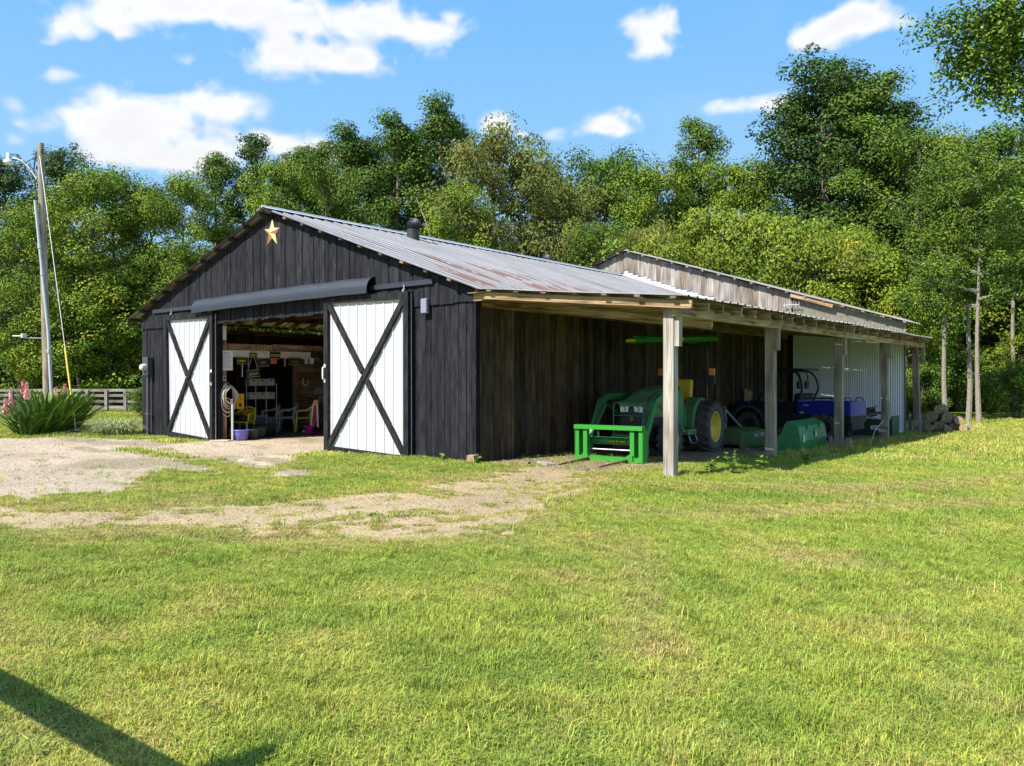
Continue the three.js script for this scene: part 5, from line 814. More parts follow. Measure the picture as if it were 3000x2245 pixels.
  const r = rng(55); for (let k = 0; k < 9; k++) { const x = 2.5 + r() * 1.2, z = -14.6 + r() * 0.4; single('scrap_stick', rod([x - 0.45 + r() * 0.2, 0.40 + 0.2 * r(), z], [x + 0.25 + r() * 0.3, 0.38 + 0.25 * r(), z + 0.1 - 0.3 * r()], 0.018 + 0.015 * r(), 0.02, 6), pick([M.paper, M.rope, M.post, M.rust], r), 'scrap stick or pipe lying across the dark green steel box', 'scrap', 'scrap in the steel box'); }
  const lc = thing('folded_chair', 'dark folded camp chair leaning over the steel box', 'chair', [3.0, 0.35, -14.55], 0.2); part(lc, 'cloth', mv(bx(-0.35, 0.30, -0.2, 0.2, -0.012, 0.012), 0, 0.22, 0, -0.9, 0, 0.2), mat([0.02, 0.025, 0.03], 0.8)); part(lc, 'frame', [rod([-0.4, 0, -0.1], [0.35, 0.45, 0.1], 0.015), rod([0.35, 0, -0.1], [-0.38, 0.42, 0.1], 0.015)], M.steel);
}
// ---------------------------------------------------------------- utility vehicle, facing the barn wall
{
  const u = thing('utility_vehicle', 'blue utility vehicle with black roll cage and dump bed under the lean-to', 'vehicle', [1.85, -0.10, -11.85], -0.03);
  // local: front towards -x, near side towards +z (z = 0.72)
  for (const z of [0.60, -0.62]) { const q = (x) => { const w = wheel(u, 'wheel', 0.36, 0.26, 0.17, x, 0.36, z, 1, 12, M.darkMetal); w.rotation.y = z > 0 ? -Math.PI / 2 : Math.PI / 2; }; q(-1.15); q(1.05); }
  const body = mat([0.012, 0.014, 0.030], 0.4), trim = mat([0.020, 0.020, 0.022], 0.6, { map: dustTex });
  part(u, 'chassis', [bx(-1.5, 1.6, 0.36, 0.50, -0.55, 0.55), prism([[-0.72, 0.34], [0.40, 0.34], [0.62, 0.60], [0.62, 0.74], [-0.55, 0.74], [-0.72, 0.60]], 0.58, 0.70), prism([[-0.72, 0.34], [0.40, 0.34], [0.62, 0.60], [0.62, 0.74], [-0.55, 0.74], [-0.72, 0.60]], -0.70, -0.58)], trim);
  part(u, 'front_body', prism([[-1.72, 0.50], [-1.70, 0.78], [-1.55, 0.98], [-0.95, 1.10], [-0.62, 1.06], [-0.60, 0.55], [-0.75, 0.48], [-0.82, 0.70], [-1.0, 0.82], [-1.3, 0.82], [-1.5, 0.68], [-1.56, 0.50]], -0.66, 0.66), body);
  part(u, 'hood_panel', mv(bx(-1.52, -1.0, 1.0, 1.03, -0.6, 0.6), 0, 0, 0, 0, 0, 0.0), M.utvBlue); part(u, 'front_fender', prism([[-1.58, 0.52], [-1.5, 0.70], [-1.3, 0.86], [-1.0, 0.86], [-0.80, 0.72], [-0.62, 0.42], [-0.56, 0.42], [-0.76, 0.78], [-1.0, 0.93], [-1.32, 0.93], [-1.58, 0.74]], 0.62, 0.74), mat([0.10, 0.10, 0.105], 0.6, { map: dustTex }));
  part(u, 'marker_light', mv(bx(-0.05, 0.05, -0.03, 0.03, 0, 0.02), -1.12, 1.02, 0.66), mat([0.03, 0.10, 0.75], 0.2));
  part(u, 'windshield', mv(bx(-0.006, 0.006, 0, 0.36, -0.58, 0.58), -0.88, 1.08, 0, 0, 0, -0.35), M.glass); part(u, 'windshield_frame', [rod([-0.88, 1.08, 0.6], [-0.62, 1.52, 0.56], 0.014), rod([-0.88, 1.08, -0.6], [-0.62, 1.52, -0.56], 0.014)], M.blackPlastic); part(u, 'windscreen_wiper', rod([-0.75, 1.40, 0.5], [-0.60, 1.66, 0.5], 0.016), M.paper);
  const bed = sub(u, 'dump_bed');
  part(bed, 'side', bx(0.30, 1.72, 0.70, 1.07, 0.66, 0.70), M.utvBlue); part(bed, 'side', bx(0.30, 1.72, 0.70, 1.07, -0.70, -0.66), M.utvBlue); part(bed, 'front_panel', bx(0.28, 0.32, 0.70, 1.10, -0.655, 0.655), M.utvBlue); part(bed, 'tailgate', bx(1.70, 1.75, 0.68, 1.08, -0.655, 0.655), M.utvBlue); part(bed, 'floor', bx(0.33, 1.69, 0.68, 0.72, -0.655, 0.655), M.blackPlastic); part(bed, 'lip', bx(0.28, 1.76, 1.00, 1.035, 0.70, 0.718), M.utvBlue);
  for (const z of [0.68, -0.68]) part(bed, 'rail', [pipe([[0.34, 1.14, z], [0.9, 1.15, z], [1.28, 1.15, z], [1.33, 1.06, z]], 0.014), pipe([[1.45, 1.06, z], [1.48, 1.16, z], [1.62, 1.16, z], [1.66, 1.06, z]], 0.014), rod([0.75, 1.06, z], [0.78, 1.15, z], 0.012)], M.blackPlastic);
  part(bed, 'lettering', mv(plate(0.20, 0.07), 0.56, 0.965, 0.7025), print(160, 56, (k, w, h) => { k.fillStyle = '#0a1a8c'; k.fillRect(0, 0, w, h); k.fillStyle = '#c8d0e4'; for (let i = 0; i < 4; i++) { const x = 22 + i * 31; k.beginPath(); k.moveTo(x + 10, 12); k.lineTo(x + 34, 12); k.lineTo(x + 31, 20); k.lineTo(x + 14, 20); k.lineTo(x + 12, 25); k.lineTo(x + 28, 25); k.lineTo(x + 20, 45); k.lineTo(x - 2, 45); k.lineTo(x + 1, 37); k.lineTo(x + 14, 37); k.lineTo(x + 16, 32); k.lineTo(x + 2, 32); k.closePath(); k.fill(); } }));
  part(bed, 'label', mv(plate(0.11, 0.055), 0.44, 0.765, 0.7025), print(80, 40, (k, w, h) => { k.fillStyle = '#eae4e0'; k.fillRect(0, 0, w, h); k.fillStyle = '#c8402a'; k.fillRect(0, 0, w, 14); k.fillStyle = '#333'; k.fillRect(8, 20, 60, 4); k.fillRect(8, 29, 44, 4); }));
  part(bed, 'tail_light', bx(1.42, 1.50, 0.75, 0.84, 0.701, 0.712), M.red); part(u, 'rear_reflector', bx(1.36, 1.42, 0.60, 0.67, 0.66, 0.68), M.amber);
  part(u, 'rear_body', [prism([[0.55, 0.5], [1.75, 0.5], [1.75, 0.68], [0.30, 0.68]], -0.62, 0.62), bx(1.62, 1.74, 0.30, 0.66, -0.5, 0.5)], trim);
  part(u, 'roll_cage', [...[0.60, -0.60].map((z) => pipe([[0.28, 0.60, z], [0.30, 1.10, z], [0.42, 1.40, z], [0.36, 1.70, z], [0.18, 1.90, z * 0.93], [-0.35, 1.93, z * 0.93], [-0.62, 1.55, z], [-0.85, 1.08, z]], 0.03, 8, 60)), rod([0.18, 1.90, 0.56], [0.18, 1.90, -0.56], 0.025), rod([-0.35, 1.93, 0.56], [-0.35, 1.93, -0.56], 0.025), rod([0.36, 1.25, 0.6], [0.36, 1.25, -0.6], 0.022)], M.blackPlastic);
  part(u, 'roof', mv(rb(0.98, 0.05, 1.30, 0.022), -0.05, 1.975, 0, 0, 0, -0.03), M.blackPlastic);
  const bench = part(u, 'seat', [mv(rb(0.50, 0.16, 1.15, 0.06), -0.05, 0.85, 0)], M.blackPlastic); part(bench, 'backrest', mv(rb(0.14, 0.42, 1.15, 0.06), 0.22, 1.08, 0, 0, 0, -0.12), M.blackPlastic);
  for (const z of [0.30, -0.26]) part(u, 'headrest', [mv(rb(0.10, 0.22, 0.24, 0.05), 0.22, 1.52, z), pipe([[0.22, 1.60, z], [0.25, 1.74, z], [0.20, 1.88, z]], 0.016)], M.blackPlastic);
  part(u, 'steering_wheel', mv(new THREE.TorusGeometry(0.16, 0.016, 8, 24), -0.52, 1.18, 0.30, 0, Math.PI / 2 - 0.4), M.blackPlastic); part(u, 'side_net', bx(-0.55, 0.20, 0.74, 1.06, 0.655, 0.665), mat([0.014, 0.014, 0.016], 0.85));
  part(u, 'mud_flap', prism([[0.42, 0.33], [0.58, 0.33], [0.88, 0.66], [0.80, 0.70], [0.62, 0.62]], 0.60, 0.71), mat([0.12, 0.11, 0.10], 0.8, { map: dustTex }));
  // boards leaning on the wall behind its nose
  single('leaning_board', beam([0.12, -0.05, -12.4], [0.06, 1.25, -12.7], 0.03, 0.6, V(0, 0, 1)), M.beam, 'brown sheet of plywood leaning on the barn wall by the vehicle', 'board');
}
// ---------------------------------------------------------------- logs, blocks and planks on the ground
{
  const r = rng(66), end = mat([0.55, 0.40, 0.23], 0.9, { map: grayWood }), logBark = [mat([0.34, 0.27, 0.20], 0.95, { map: barkTex }), mat([0.55, 0.52, 0.47], 0.95, { map: barkTex })];
  const L = [[4.10, 0.14, -17.1, 0.20], [4.55, 0.13, -17.0, 0.19], [4.95, 0.12, -17.2, 0.17], [4.30, 0.44, -17.1, 0.18], [4.75, 0.42, -17.1, 0.16], [5.25, 0.12, -16.8, 0.12], [3.95, 0.42, -17.2, 0.15], [4.5, 0.68, -17.15, 0.14], [5.1, 0.36, -17.0, 0.13], [5.42, 0.10, -17.0, 0.10], [4.42, 0.10, -16.3, 0.10], [4.95, 0.10, -16.2, 0.11]];
  const W = ['thick', 'round', 'pale', 'upper', 'split', 'thin', 'small', 'topmost', 'short', 'thinnest', 'loose', 'stray'], where = ['at the left foot of the log pile', 'second from the left at the foot of the log pile', 'at the right foot of the log pile', 'lying upon the log pile near its left end', 'lying upon the log pile near its right end', 'just right of the log pile', 'wedged at the left top of the log pile', 'crowning the log pile', 'upon the right end of the log pile', 'farthest right beside the log pile', 'in front of the log pile, left one', 'in front of the log pile, right one'];
  L.forEach(([x, y, z, R], i) => { const l = thing('log', W[i] + ' sawn log ' + where[i], 'log', [x, y - 0.06, z], 0.15 + (r() - 0.5) * 0.5, 'sawn logs piled behind the lean-to'), len = 0.5 + 0.35 * r(); part(l, 'bark', mv(new THREE.CylinderGeometry(R, R * 1.04, len, 14, 1, true), 0, 0, -len / 2, Math.PI / 2), logBark[i % 3 === 2 ? 1 : 0]); part(l, 'sawn_end', [mv(new THREE.CircleGeometry(R * 1.0, 14), 0, 0, 0.0), mv(new THREE.CircleGeometry(R * 1.0, 14), 0, 0, -len, 0, Math.PI)], end); });
  const block = (x, z, w, h, d, turn, label, m = M.post) => { const o = single('wood_block', mv(rb(w, h, d, 0.008, 1), 0, h / 2, 0), m, label, 'block'); o.position.set(x, gh(x, z) - 0.01, z); o.rotation.y = turn; };
  block(0.12, 0.14, 0.16, 0.17, 0.20, 0.2, 'short sawn block standing at the right corner of the black barn', M.beam); block(1.32, -0.55, 0.48, 0.05, 0.2, -0.5, 'flat plank end lying in the red soil by the fork tips'); block(0.95, -0.35, 0.22, 0.06, 0.16, 0.3, 'small brown board end near the barn wall', M.beam2);
  block(4.35, -8.40, 0.10, 0.26, 0.16, 0.1, 'stub of board against the foot of the third post', M.post2); block(3.98, -8.25, 0.06, 0.30, 0.12, 0.0, 'upright slat at the left of the third post foot', M.post2);
  block(3.6, -17.4, 0.10, 0.45, 0.10, 0.1, 'short stake standing left of the log pile', M.post2);
}
// ---------------------------------------------------------------- weeds at the edge of the lean-to shade
{
  const weed = (x, z, h, n, seed, label) => { const r = rng(seed), o = thing('weed', label, 'plant', [x, gh(x, z), z]), B = leafBuffers(), st = []; for (let k = 0; k < n; k++) { const a = r() * 6.28, e = V(Math.cos(a) * h * 0.45 * r(), h * (0.5 + 0.5 * r()), Math.sin(a) * h * 0.45 * r()); st.push(rod([0, 0, 0], e, 0.004, 0.003, 4)); for (let i = 0; i < 6; i++) addLeaf(B, e.clone().multiplyScalar(0.4 + 0.65 * r()).add(V((r() - 0.5) * 0.08, 0, (r() - 0.5) * 0.08)), V((r() - 0.5), 1, (r() - 0.5)).normalize(), 0.05 + 0.06 * r(), [0.17 * (0.7 + 0.6 * r()), 0.27 * (0.8 + 0.4 * r()), 0.04], r, 0.75); } part(o, 'stems', st, mat([0.14, 0.2, 0.05], 0.8)); part(o, 'foliage', leafGeo(B), leafMat); };
  weed(4.65, -1.2, 0.42, 9, 1, 'tall broad-leaved weed right of the first post'); weed(4.45, -0.9, 0.30, 8, 2, 'lower weed between the first post and the tall weed'); weed(4.9, -1.9, 0.28, 8, 3, 'weed at the sunny edge of the lean-to shade'); weed(5.0, -3.6, 0.22, 6, 4, 'single small weed on the shade line by the second post'); weed(0.35, 0.25, 0.2, 7, 5, 'small weed against the side wall corner'); weed(-0.55, 0.22, 0.16, 6, 6, 'weed at the foot of the black front wall'); weed(4.8, -8.9, 0.3, 5, 7, 'thin weed on the shade line beyond the third post');
  single('dry_stalk', pipe([[4.75, -0.05, -8.6], [4.85, 0.35, -8.7], [5.0, 0.62, -8.9]], 0.008, 5), M.rope, 'long dry grass stalk leaning beyond the third post', 'stalk');
}
// ---------------------------------------------------------------- near oak whose branch hangs in at the top right
{
  const o = thing('oak_tree', 'near oak whose leafy branch hangs in at the top right corner', 'tree', [9.4, 0, -20.1]), r = rng(88), B = leafBuffers(), wood = [limb([V(0, -0.3, 0), V(0.1, 3, 0.1), V(0, 7, 0), V(-0.2, 11, 0.2), V(0, 15, 0)], 0.36, 0.08, 10)];
  const spots = []; for (let i = 0; i < 26; i++) { const t = 5.5 + i * 0.38, a = i * 2.4, L = 3.6 - 0.09 * i, e = V(Math.cos(a) * L, t + L * 0.25, Math.sin(a) * L); wood.push(limb([V(0, t, 0), V(e.x * 0.5, t + L * 0.2, e.z * 0.5), e], 0.09, 0.02, 5)); spots.push(e, e.clone().multiply(V(0.7, 0.98, 0.7)), V(e.x * 0.5, t + L * 0.2, e.z * 0.5)); }
  const hang = [V(-4.61, 12.42, 3.69), V(-4.22, 12.64, 3.37), V(-4.05, 11.71, 3.24), V(-3.83, 11.35, 3.06), V(-3.72, 12.42, 2.97), V(-3.39, 11.85, 2.70), V(-3.50, 12.99, 2.79), V(-3.06, 12.71, 2.43), V(-2.83, 11.99, 2.25), V(-3.50, 10.71, 2.79), V(-3.22, 10.35, 2.57), V(-2.94, 10.99, 2.34), V(-2.78, 10.28, 2.21), V(-4.16, 11.28, 3.33), V(-3.83, 11.99, 3.06), V(-3.16, 11.42, 2.52), V(-2.94, 10.57, 2.34), V(-3.28, 12.42, 2.61), V(-2.78, 11.42, 2.21)]; for (const h of hang) spots.push(h, h.clone().add(V(0.15, 0.1, 0.1)), h.clone().add(V(0.3, -0.1, -0.2))); wood.push(limb([V(0, 11.2, 0), hang[14].clone().multiplyScalar(0.55).add(V(0, 5.4, 0)), hang[14]], 0.10, 0.03, 6), limb([hang[14], hang[3], hang[0]], 0.05, 0.015, 5), limb([hang[14], hang[9], hang[12]], 0.04, 0.015, 5), limb([V(-0.2, 9, 0), hang[7], hang[4]], 0.07, 0.02, 5));
  for (const s of spots) for (let c = 0; c < 2; c++) { const p = s.clone().add(V((r() - 0.5) * 1.5, (r() - 0.5) * 1.1, (r() - 0.5) * 1.5)), R = 0.42 + 0.35 * r(), tone = LEAF[r() < 0.35 ? 'bright' : 'oak'][Math.floor(r() * 3)]; for (let i = 0; i < 80; i++) { const v = V(r() * 2 - 1, r() * 2 - 1, r() * 2 - 1).normalize().multiplyScalar(R * Math.pow(r(), 0.4)); const j = 0.8 + 0.4 * r(); addLeaf(B, p.clone().add(v), V(v.x + (r() - 0.5), 0.5 + (r() - 0.5), v.z + (r() - 0.5)).normalize(), 0.13 + 0.07 * r(), tone.map((q) => q * j), r, 0.5); } }
  part(o, 'trunk', wood, bark); part(o, 'crown', leafGeo(B), leafMat);
}

// ---------------------------------------------------------------- inside the barn, seen through the doors
{
  // moulded chairs: seat, slatted back, arms, four legs; the chair faces +z
  const chairProto = (m) => {
    const c = new THREE.Group(), q = (n, g) => part(c, n, g, m);
    q('seat', mv(rb(0.46, 0.035, 0.44, 0.015), 0, 0.415, 0.02));
    const back = []; for (let i = 0; i < 7; i++) { const x = -0.165 + i * 0.055; back.push(beam([x * 0.85, 0.42, -0.20], [x, 0.76 - 1.2 * x * x, -0.27], 0.03, 0.016, V(0, 0, 1))); } back.push(pipe([[-0.23, 0.43, -0.19], [-0.235, 0.62, -0.23], [-0.20, 0.75, -0.27], [-0.1, 0.80, -0.28], [0, 0.81, -0.28], [0.1, 0.80, -0.28], [0.20, 0.75, -0.27], [0.235, 0.62, -0.23], [0.23, 0.43, -0.19]], 0.026, 6, 40)); q('backrest', back);
    for (const s of [1, -1]) { q('armrest', pipe([[s * 0.23, 0.72, -0.25], [s * 0.26, 0.645, -0.10], [s * 0.275, 0.635, 0.12], [s * 0.275, 0.61, 0.20], [s * 0.26, 0.42, 0.21]], 0.024, 6, 24)); q('leg', rod([s * 0.22, 0.42, 0.21], [s * 0.27, 0.0, 0.25], 0.034, 0.022, 6)); q('leg', rod([s * 0.20, 0.42, -0.19], [s * 0.25, 0.0, -0.27], 0.030, 0.020, 6)); }
    return c;
  };
  const put = (m, p, turn, label, group) => { const c = chairProto(m); c.name = numbered('plastic_chair'); c.position.set(...p); c.rotation.y = turn; scene.add(c); tag(c, label, 'chair', group); };
  put(M.lime, [-10.05, 0.02, -3.55], -0.55, 'yellow-green plastic armchair, rightmost of the row inside the barn'); put(M.chairGray, [-10.52, 0.02, -3.28], -0.6, 'grey plastic armchair next to the yellow-green one'); put(M.chairGray, [-11.05, 0.02, -3.05], -0.5, 'grey plastic armchair farther left, beside the crates'); put(M.chairGray, [-11.1, 0.02, -3.75], -0.5, 'grey plastic chair standing behind the front row'); put(M.chairYellow, [-9.5, 0.02, -1.15], 0.5, 'bright yellow plastic chair with tack on it by the hose');
  // buckets and tubs
  const tub = (x, z, r0, r1, h, m, label, handle) => { const t = thing('tub', label, 'bucket', [x, 0.02, z]); part(t, 'shell', lathe([[0, 0.01], [r0, 0], [r1, h], [r1 + 0.02, h], [r1 + 0.02, h - 0.025], [r1 + 0.004, h - 0.03], [r1 - 0.012, h - 0.012], [r0 - 0.012, 0.02], [0, 0.02]], 24), m); if (handle) part(t, 'handle', pipe([[-r1, h - 0.02, 0], [-r1 * 0.8, h + 0.08, 0.05], [0, h + 0.13, 0.06], [r1 * 0.8, h + 0.08, 0.05], [r1, h - 0.02, 0]], 0.006), M.steel); };
  tub(-8.55, -0.50, 0.155, 0.19, 0.26, mat([0.16, 0.15, 0.52], 0.5), 'blue-violet rubber tub just inside the door'); tub(-8.72, -0.93, 0.15, 0.19, 0.25, mat([0.07, 0.07, 0.065], 0.7), 'black rubber tub beside the blue one'); tub(-8.95, -1.30, 0.15, 0.19, 0.27, mat([0.09, 0.085, 0.075], 0.7), 'black rubber tub behind the other black tub'); tub(-9.4, -1.75, 0.28, 0.33, 0.32, mat([0.03, 0.03, 0.03], 0.7), 'wide black trough behind the tubs'); tub(-9.15, -3.10, 0.11, 0.135, 0.22, mat([0.62, 0.01, 0.35], 0.4), 'magenta bucket on the floor by the ribbon', true);
  single('tennis_ball', mv(new THREE.IcosahedronGeometry(0.045, 3), -9.55, 0.065, -3.2), mat([0.55, 0.60, 0.10], 0.9), 'small yellow-green ball left of the magenta bucket', 'ball');
  // hydrant and hose
  const hy = thing('water_hydrant', 'grey pipe hydrant standing by the blue tub', 'hydrant', [-8.60, 0, -0.27]); part(hy, 'standpipe', rod([0, 0, 0], [0, 0.98, 0], 0.03, 0.03, 10), M.zinc); part(hy, 'head', [mv(rb(0.10, 0.12, 0.09, 0.02), 0, 1.02, 0), rod([0, 1.06, 0], [0.05, 1.12, 0.22], 0.012)], M.steel);
  const coil = []; { const r = rng(12); for (let k = 0; k < 7; k++) { const w = 0.17 + 0.02 * (k % 3) + 0.02 * r(), y0 = 1.50 - 0.02 * k, y1 = 0.62 + 0.05 * k + 0.08 * r(), x = -8.80 + 0.016 * k, z = -0.24 - 0.01 * k; coil.push(pipe([[x, y0, z], [x, y0 - 0.12, z + w * 0.85], [x, (y0 + y1) / 2, z + w], [x, y1 + 0.1, z + w * 0.8], [x, y1, z], [x, y1 + 0.1, z - w * 0.8], [x, (y0 + y1) / 2, z - w], [x, y0 - 0.12, z - w * 0.85]], 0.014, 6, 60, true)); } }
  const hs = thing('garden_hose', 'coiled pale brown hose hanging on the door post', 'hose'); part(hs, 'coil', coil, M.rope); part(hs, 'hanger', bx(-8.85, -8.70, 1.44, 1.49, -0.27, -0.21), M.blackPlastic);
  const ob = thing('outlet_box', 'small outlet box on the door post above the hose', 'box', [-8.845, 1.63, -0.17]); part(ob, 'case', mv(rb(0.04, 0.14, 0.09, 0.008), 0.02, 0, 0), M.grayPlastic); part(ob, 'socket', bx(0.041, 0.046, -0.03, 0.03, -0.02, 0.02), M.blackPlastic);
  single('white_tag', bx(-8.85, -8.835, 2.62, 2.98, -0.24, -0.09), M.paper, 'blank pale board on the door post above the notice', 'board');
  // notice and stall signs: boards with lettering, hung on the white rail
  const sign = (name, label, y0, y1, z0, z1, draw, tilt = 0, x = -8.965, cords = true, back = [0.03, 0.045, 0.035], topY = 2.40) => {
    const h = y1 - y0, w = Math.abs(z1 - z0), s = thing(name, label, 'sign', [x, (y0 + y1) / 2, (z0 + z1) / 2], Math.PI / 2); s.rotation.z = 0; const P = Math.round(Math.max(96, w * 520)), Q = Math.round(P * h / w);
    const g = mv(bx(-w / 2, w / 2, -h / 2, h / 2, -0.012, 0), 0, 0, 0, 0, 0, tilt), f = mv(plate(w, h), 0, 0, 0.003, 0, 0, tilt); part(s, 'board', g, mat(back, 0.8)); part(s, 'face', f, print(P, Q, draw)); if (cords) part(s, 'cord', [rod([-w * 0.38, h / 2, 0], [0, topY - (y0 + y1) / 2, 0.0], 0.005, 0.005, 4), rod([w * 0.38, h / 2, 0], [0, topY - (y0 + y1) / 2, 0.0], 0.005, 0.005, 4)], M.rope); return s;
  };
  const chalk = (txt, font = 'bold', col = '#d8b53a', edge = '#c9b45a', bg = '#18241c') => (k, w, h) => { k.fillStyle = bg; k.fillRect(0, 0, w, h); k.fillStyle = edge; for (let x = 3; x < w - 4; x += 6) { k.fillRect(x, 2 + (x * 7) % 3, 4, h * 0.06); k.fillRect(x, h - h * 0.09 + (x * 5) % 3, 4, h * 0.06); } k.fillStyle = col; k.font = font + ' ' + Math.round(h * 0.44) + 'px sans-serif'; k.textAlign = 'center'; k.textBaseline = 'middle'; k.fillText(txt, w / 2, h * 0.52, w * 0.88); };
  const scribble = (col, bg) => (k, w, h) => { k.fillStyle = bg; k.fillRect(0, 0, w, h); k.strokeStyle = col; k.lineWidth = 3; for (const [y, a] of [[0.14, 0.03], [0.5, 0.14], [0.86, 0.03]]) { k.beginPath(); for (let x = 0.12; x < 0.88; x += 0.02) k.lineTo(x * w, h * (y + a * Math.sin(x * 47 + y * 9) * (0.6 + 0.4 * Math.sin(x * 13)))); k.stroke(); } };
  sign('notice_sign', 'white notice sign with blue heading on the door post', 1.831, 2.341, -0.075, -0.426, (k, w, h) => { k.fillStyle = '#dfe1e0'; k.fillRect(0, 0, w, h); k.fillStyle = '#14213f'; k.font = 'bold ' + Math.round(h * 0.095) + 'px sans-serif'; k.textAlign = 'center'; k.fillText('NOTICE', w / 2, h * 0.15, w * 0.86); k.fillRect(w / 2 - 2, h * 0.03, 4, h * 0.03); k.fillStyle = '#555'; for (let i = 0; i < 17; i++) { const q = 0.5 + 0.42 * ((i * 37) % 10) / 10; k.fillStyle = i % 5 === 1 ? '#a33' : '#666'; for (let x = (1 - q) / 2; x < (1 + q) / 2 - 0.03; x += 0.06) k.fillRect(x * w, h * (0.19 + i * 0.043), w * 0.045, Math.max(1, h * 0.014)); } }, 0, -8.838, false, [0.7, 0.7, 0.7]);
  sign('stall_sign', 'dark stall sign reading LANEY, nearest the door post', 1.994, 2.186, -0.613, -0.922, chalk('LANEY')); sign('stall_sign', 'small dark sign high on the white rail beside LANEY', 2.183, 2.311, -1.011, -1.24, chalk('BONUS'), 0, -8.965, true, undefined, 2.52); sign('stall_sign', 'tilted chalkboard reading Splash, lowest of the signs', 1.647, 1.853, -0.903, -1.31, chalk('Splash', 'italic', '#c8c690', '#c8c690', '#2a322c'), 0.10, -8.95, true, undefined, 2.28); sign('stall_sign', 'grey chalkboard reading Hal under the pale star', 1.937, 2.175, -1.234, -1.632, chalk('Hal', 'italic', '#a9ab98', '#a9ab98', '#262b26'), 0.08, -8.985, true); sign('stall_sign', 'dark stall sign with large yellow POSSUM lettering', 2.156, 2.362, -1.646, -1.976, chalk('POSSUM', 'bold', '#e0c94a'), 0, -8.96, true, undefined, 2.56); sign('stall_sign', 'chalkboard with pale handwriting right of the middle of the rail', 1.993, 2.204, -2.251, -2.677, chalk('Penny', 'italic', '#9fa08c', '#b9ba9a', '#20261f'), 0, -8.96, true, undefined, 2.46); sign('stall_sign', 'dark tilted sign near the right end of the white rail', 2.2, 2.381, -3.009, -3.337, scribble('#9a9560', '#1c211a'), -0.06, -8.96, false); sign('stall_sign', 'dark sign at the right end of the white rail', 2.16, 2.362, -3.337, -3.559, scribble('#8f8a60', '#1c211a'), 0, -8.955, false);
  const st = thing('metal_star', 'small pale metal star hung on the white rail', 'star', [-8.972, 2.275, -1.42], Math.PI / 2); for (let k = 0; k < 5; k++) { const P = (i) => { const a = Math.PI / 2 + i * Math.PI / 5, r = i % 2 ? 0.04 : 0.10; return [Math.cos(a) * r, Math.sin(a) * r, 0]; }, c = [0, 0, 0.03], pos = []; for (const t of [[c, P(2 * k - 1), P(2 * k)], [c, P(2 * k), P(2 * k + 1)]]) for (const p of t) pos.push(...p); part(st, 'point', geo(pos, new Array(12).fill(0)), mat([0.62, 0.58, 0.5], 0.5)); }
  const cloth = (label, y0, y1, z0, z1, c) => single('cloth', skin([0, 1, 2].map((i) => [...Array(9)].map((_, k) => [-8.97 + 0.015 * Math.sin(k * 1.9 + i), lerp(y1, y0, i / 2), lerp(z0, z1, k / 8)])), false), mat(c, 0.9, { side: THREE.DoubleSide }), label, 'cloth');
  cloth('orange-red cloth hanging under the POSSUM sign', 2.02, 2.16, -1.65, -1.88, [0.55, 0.09, 0.03]); cloth('pale blue cloth hanging under the white rail', 2.03, 2.2, -2.78, -2.92, [0.38, 0.42, 0.52]); cloth('white cloth hanging under the right end of the rail', 2.04, 2.24, -2.96, -3.12, [0.6, 0.6, 0.6]); cloth('striped strap hanging between the signs', 1.95, 2.2, -2.10, -2.15, [0.45, 0.25, 0.28]);
  for (const [z, y, l] of [[-0.80, 1.66, 'black lead rope with white marks below the LANEY sign'], [-0.98, 1.92, 'purple and white strap right of the LANEY sign']]) single('lead_rope', rod([-8.99, 2.2, z], [-8.98, y, z], 0.014, 0.014, 6), mat(l[0] === 'b' ? [0.5, 0.5, 0.5] : [0.28, 0.18, 0.36], 0.8), l, 'rope');
  for (let k = 0; k < 5; k++) single('bare_nail_strip', bx(-9.00, -8.99, 2.372, 2.47 + 0.015 * k, -1.30 - k * 0.10, -1.312 - k * 0.10), M.rope, ['pale upright strip over the metal star, leftmost of five', 'pale upright strip over the metal star, second of five', 'pale upright strip over the metal star, middle of five', 'pale upright strip left of the POSSUM sign', 'pale upright strip behind the POSSUM cord'][k], 'strip', 'pale strips above the white rail');
  // yellow warning board and tack on the chair
  sign('yellow_board', 'yellow board with black marks beside the hose', 0.80, 1.21, -0.70, -0.92, (k, w, h) => { k.fillStyle = '#d9a612'; k.fillRect(0, 0, w, h); k.strokeStyle = '#2a2008'; k.lineWidth = 5; k.beginPath(); k.moveTo(w * 0.5, h * 0.12); k.lineTo(w * 0.4, h * 0.3); k.lineTo(w * 0.62, h * 0.34); k.lineTo(w * 0.42, h * 0.52); k.moveTo(w * 0.5, h * 0.2); k.lineTo(w * 0.66, h * 0.26); k.stroke(); k.fillStyle = '#201a0c'; k.beginPath(); k.arc(w * 0.5, h * 0.74, w * 0.22, 0, 7); k.fill(); }, 0, -9.1, false, [0.5, 0.35, 0.02]);
  const tk = thing('tack_heap', 'dark heap of horse tack on the yellow chair', 'tack', [-9.42, 0.46, -1.10]); part(tk, 'strap_heap', [mv(new THREE.TorusGeometry(0.13, 0.045, 8, 18), 0, 0.05, 0, 1.4), mv(new THREE.TorusGeometry(0.10, 0.03, 8, 18), 0.08, 0.11, 0.05, 1.1, 0.5)], M.blackPlastic); part(tk, 'red_cloth', mv(rb(0.20, 0.08, 0.12, 0.03), 0.10, 0.17, 0.02, 0, 0.4, 0.3), mat([0.60, 0.10, 0.03], 0.8));
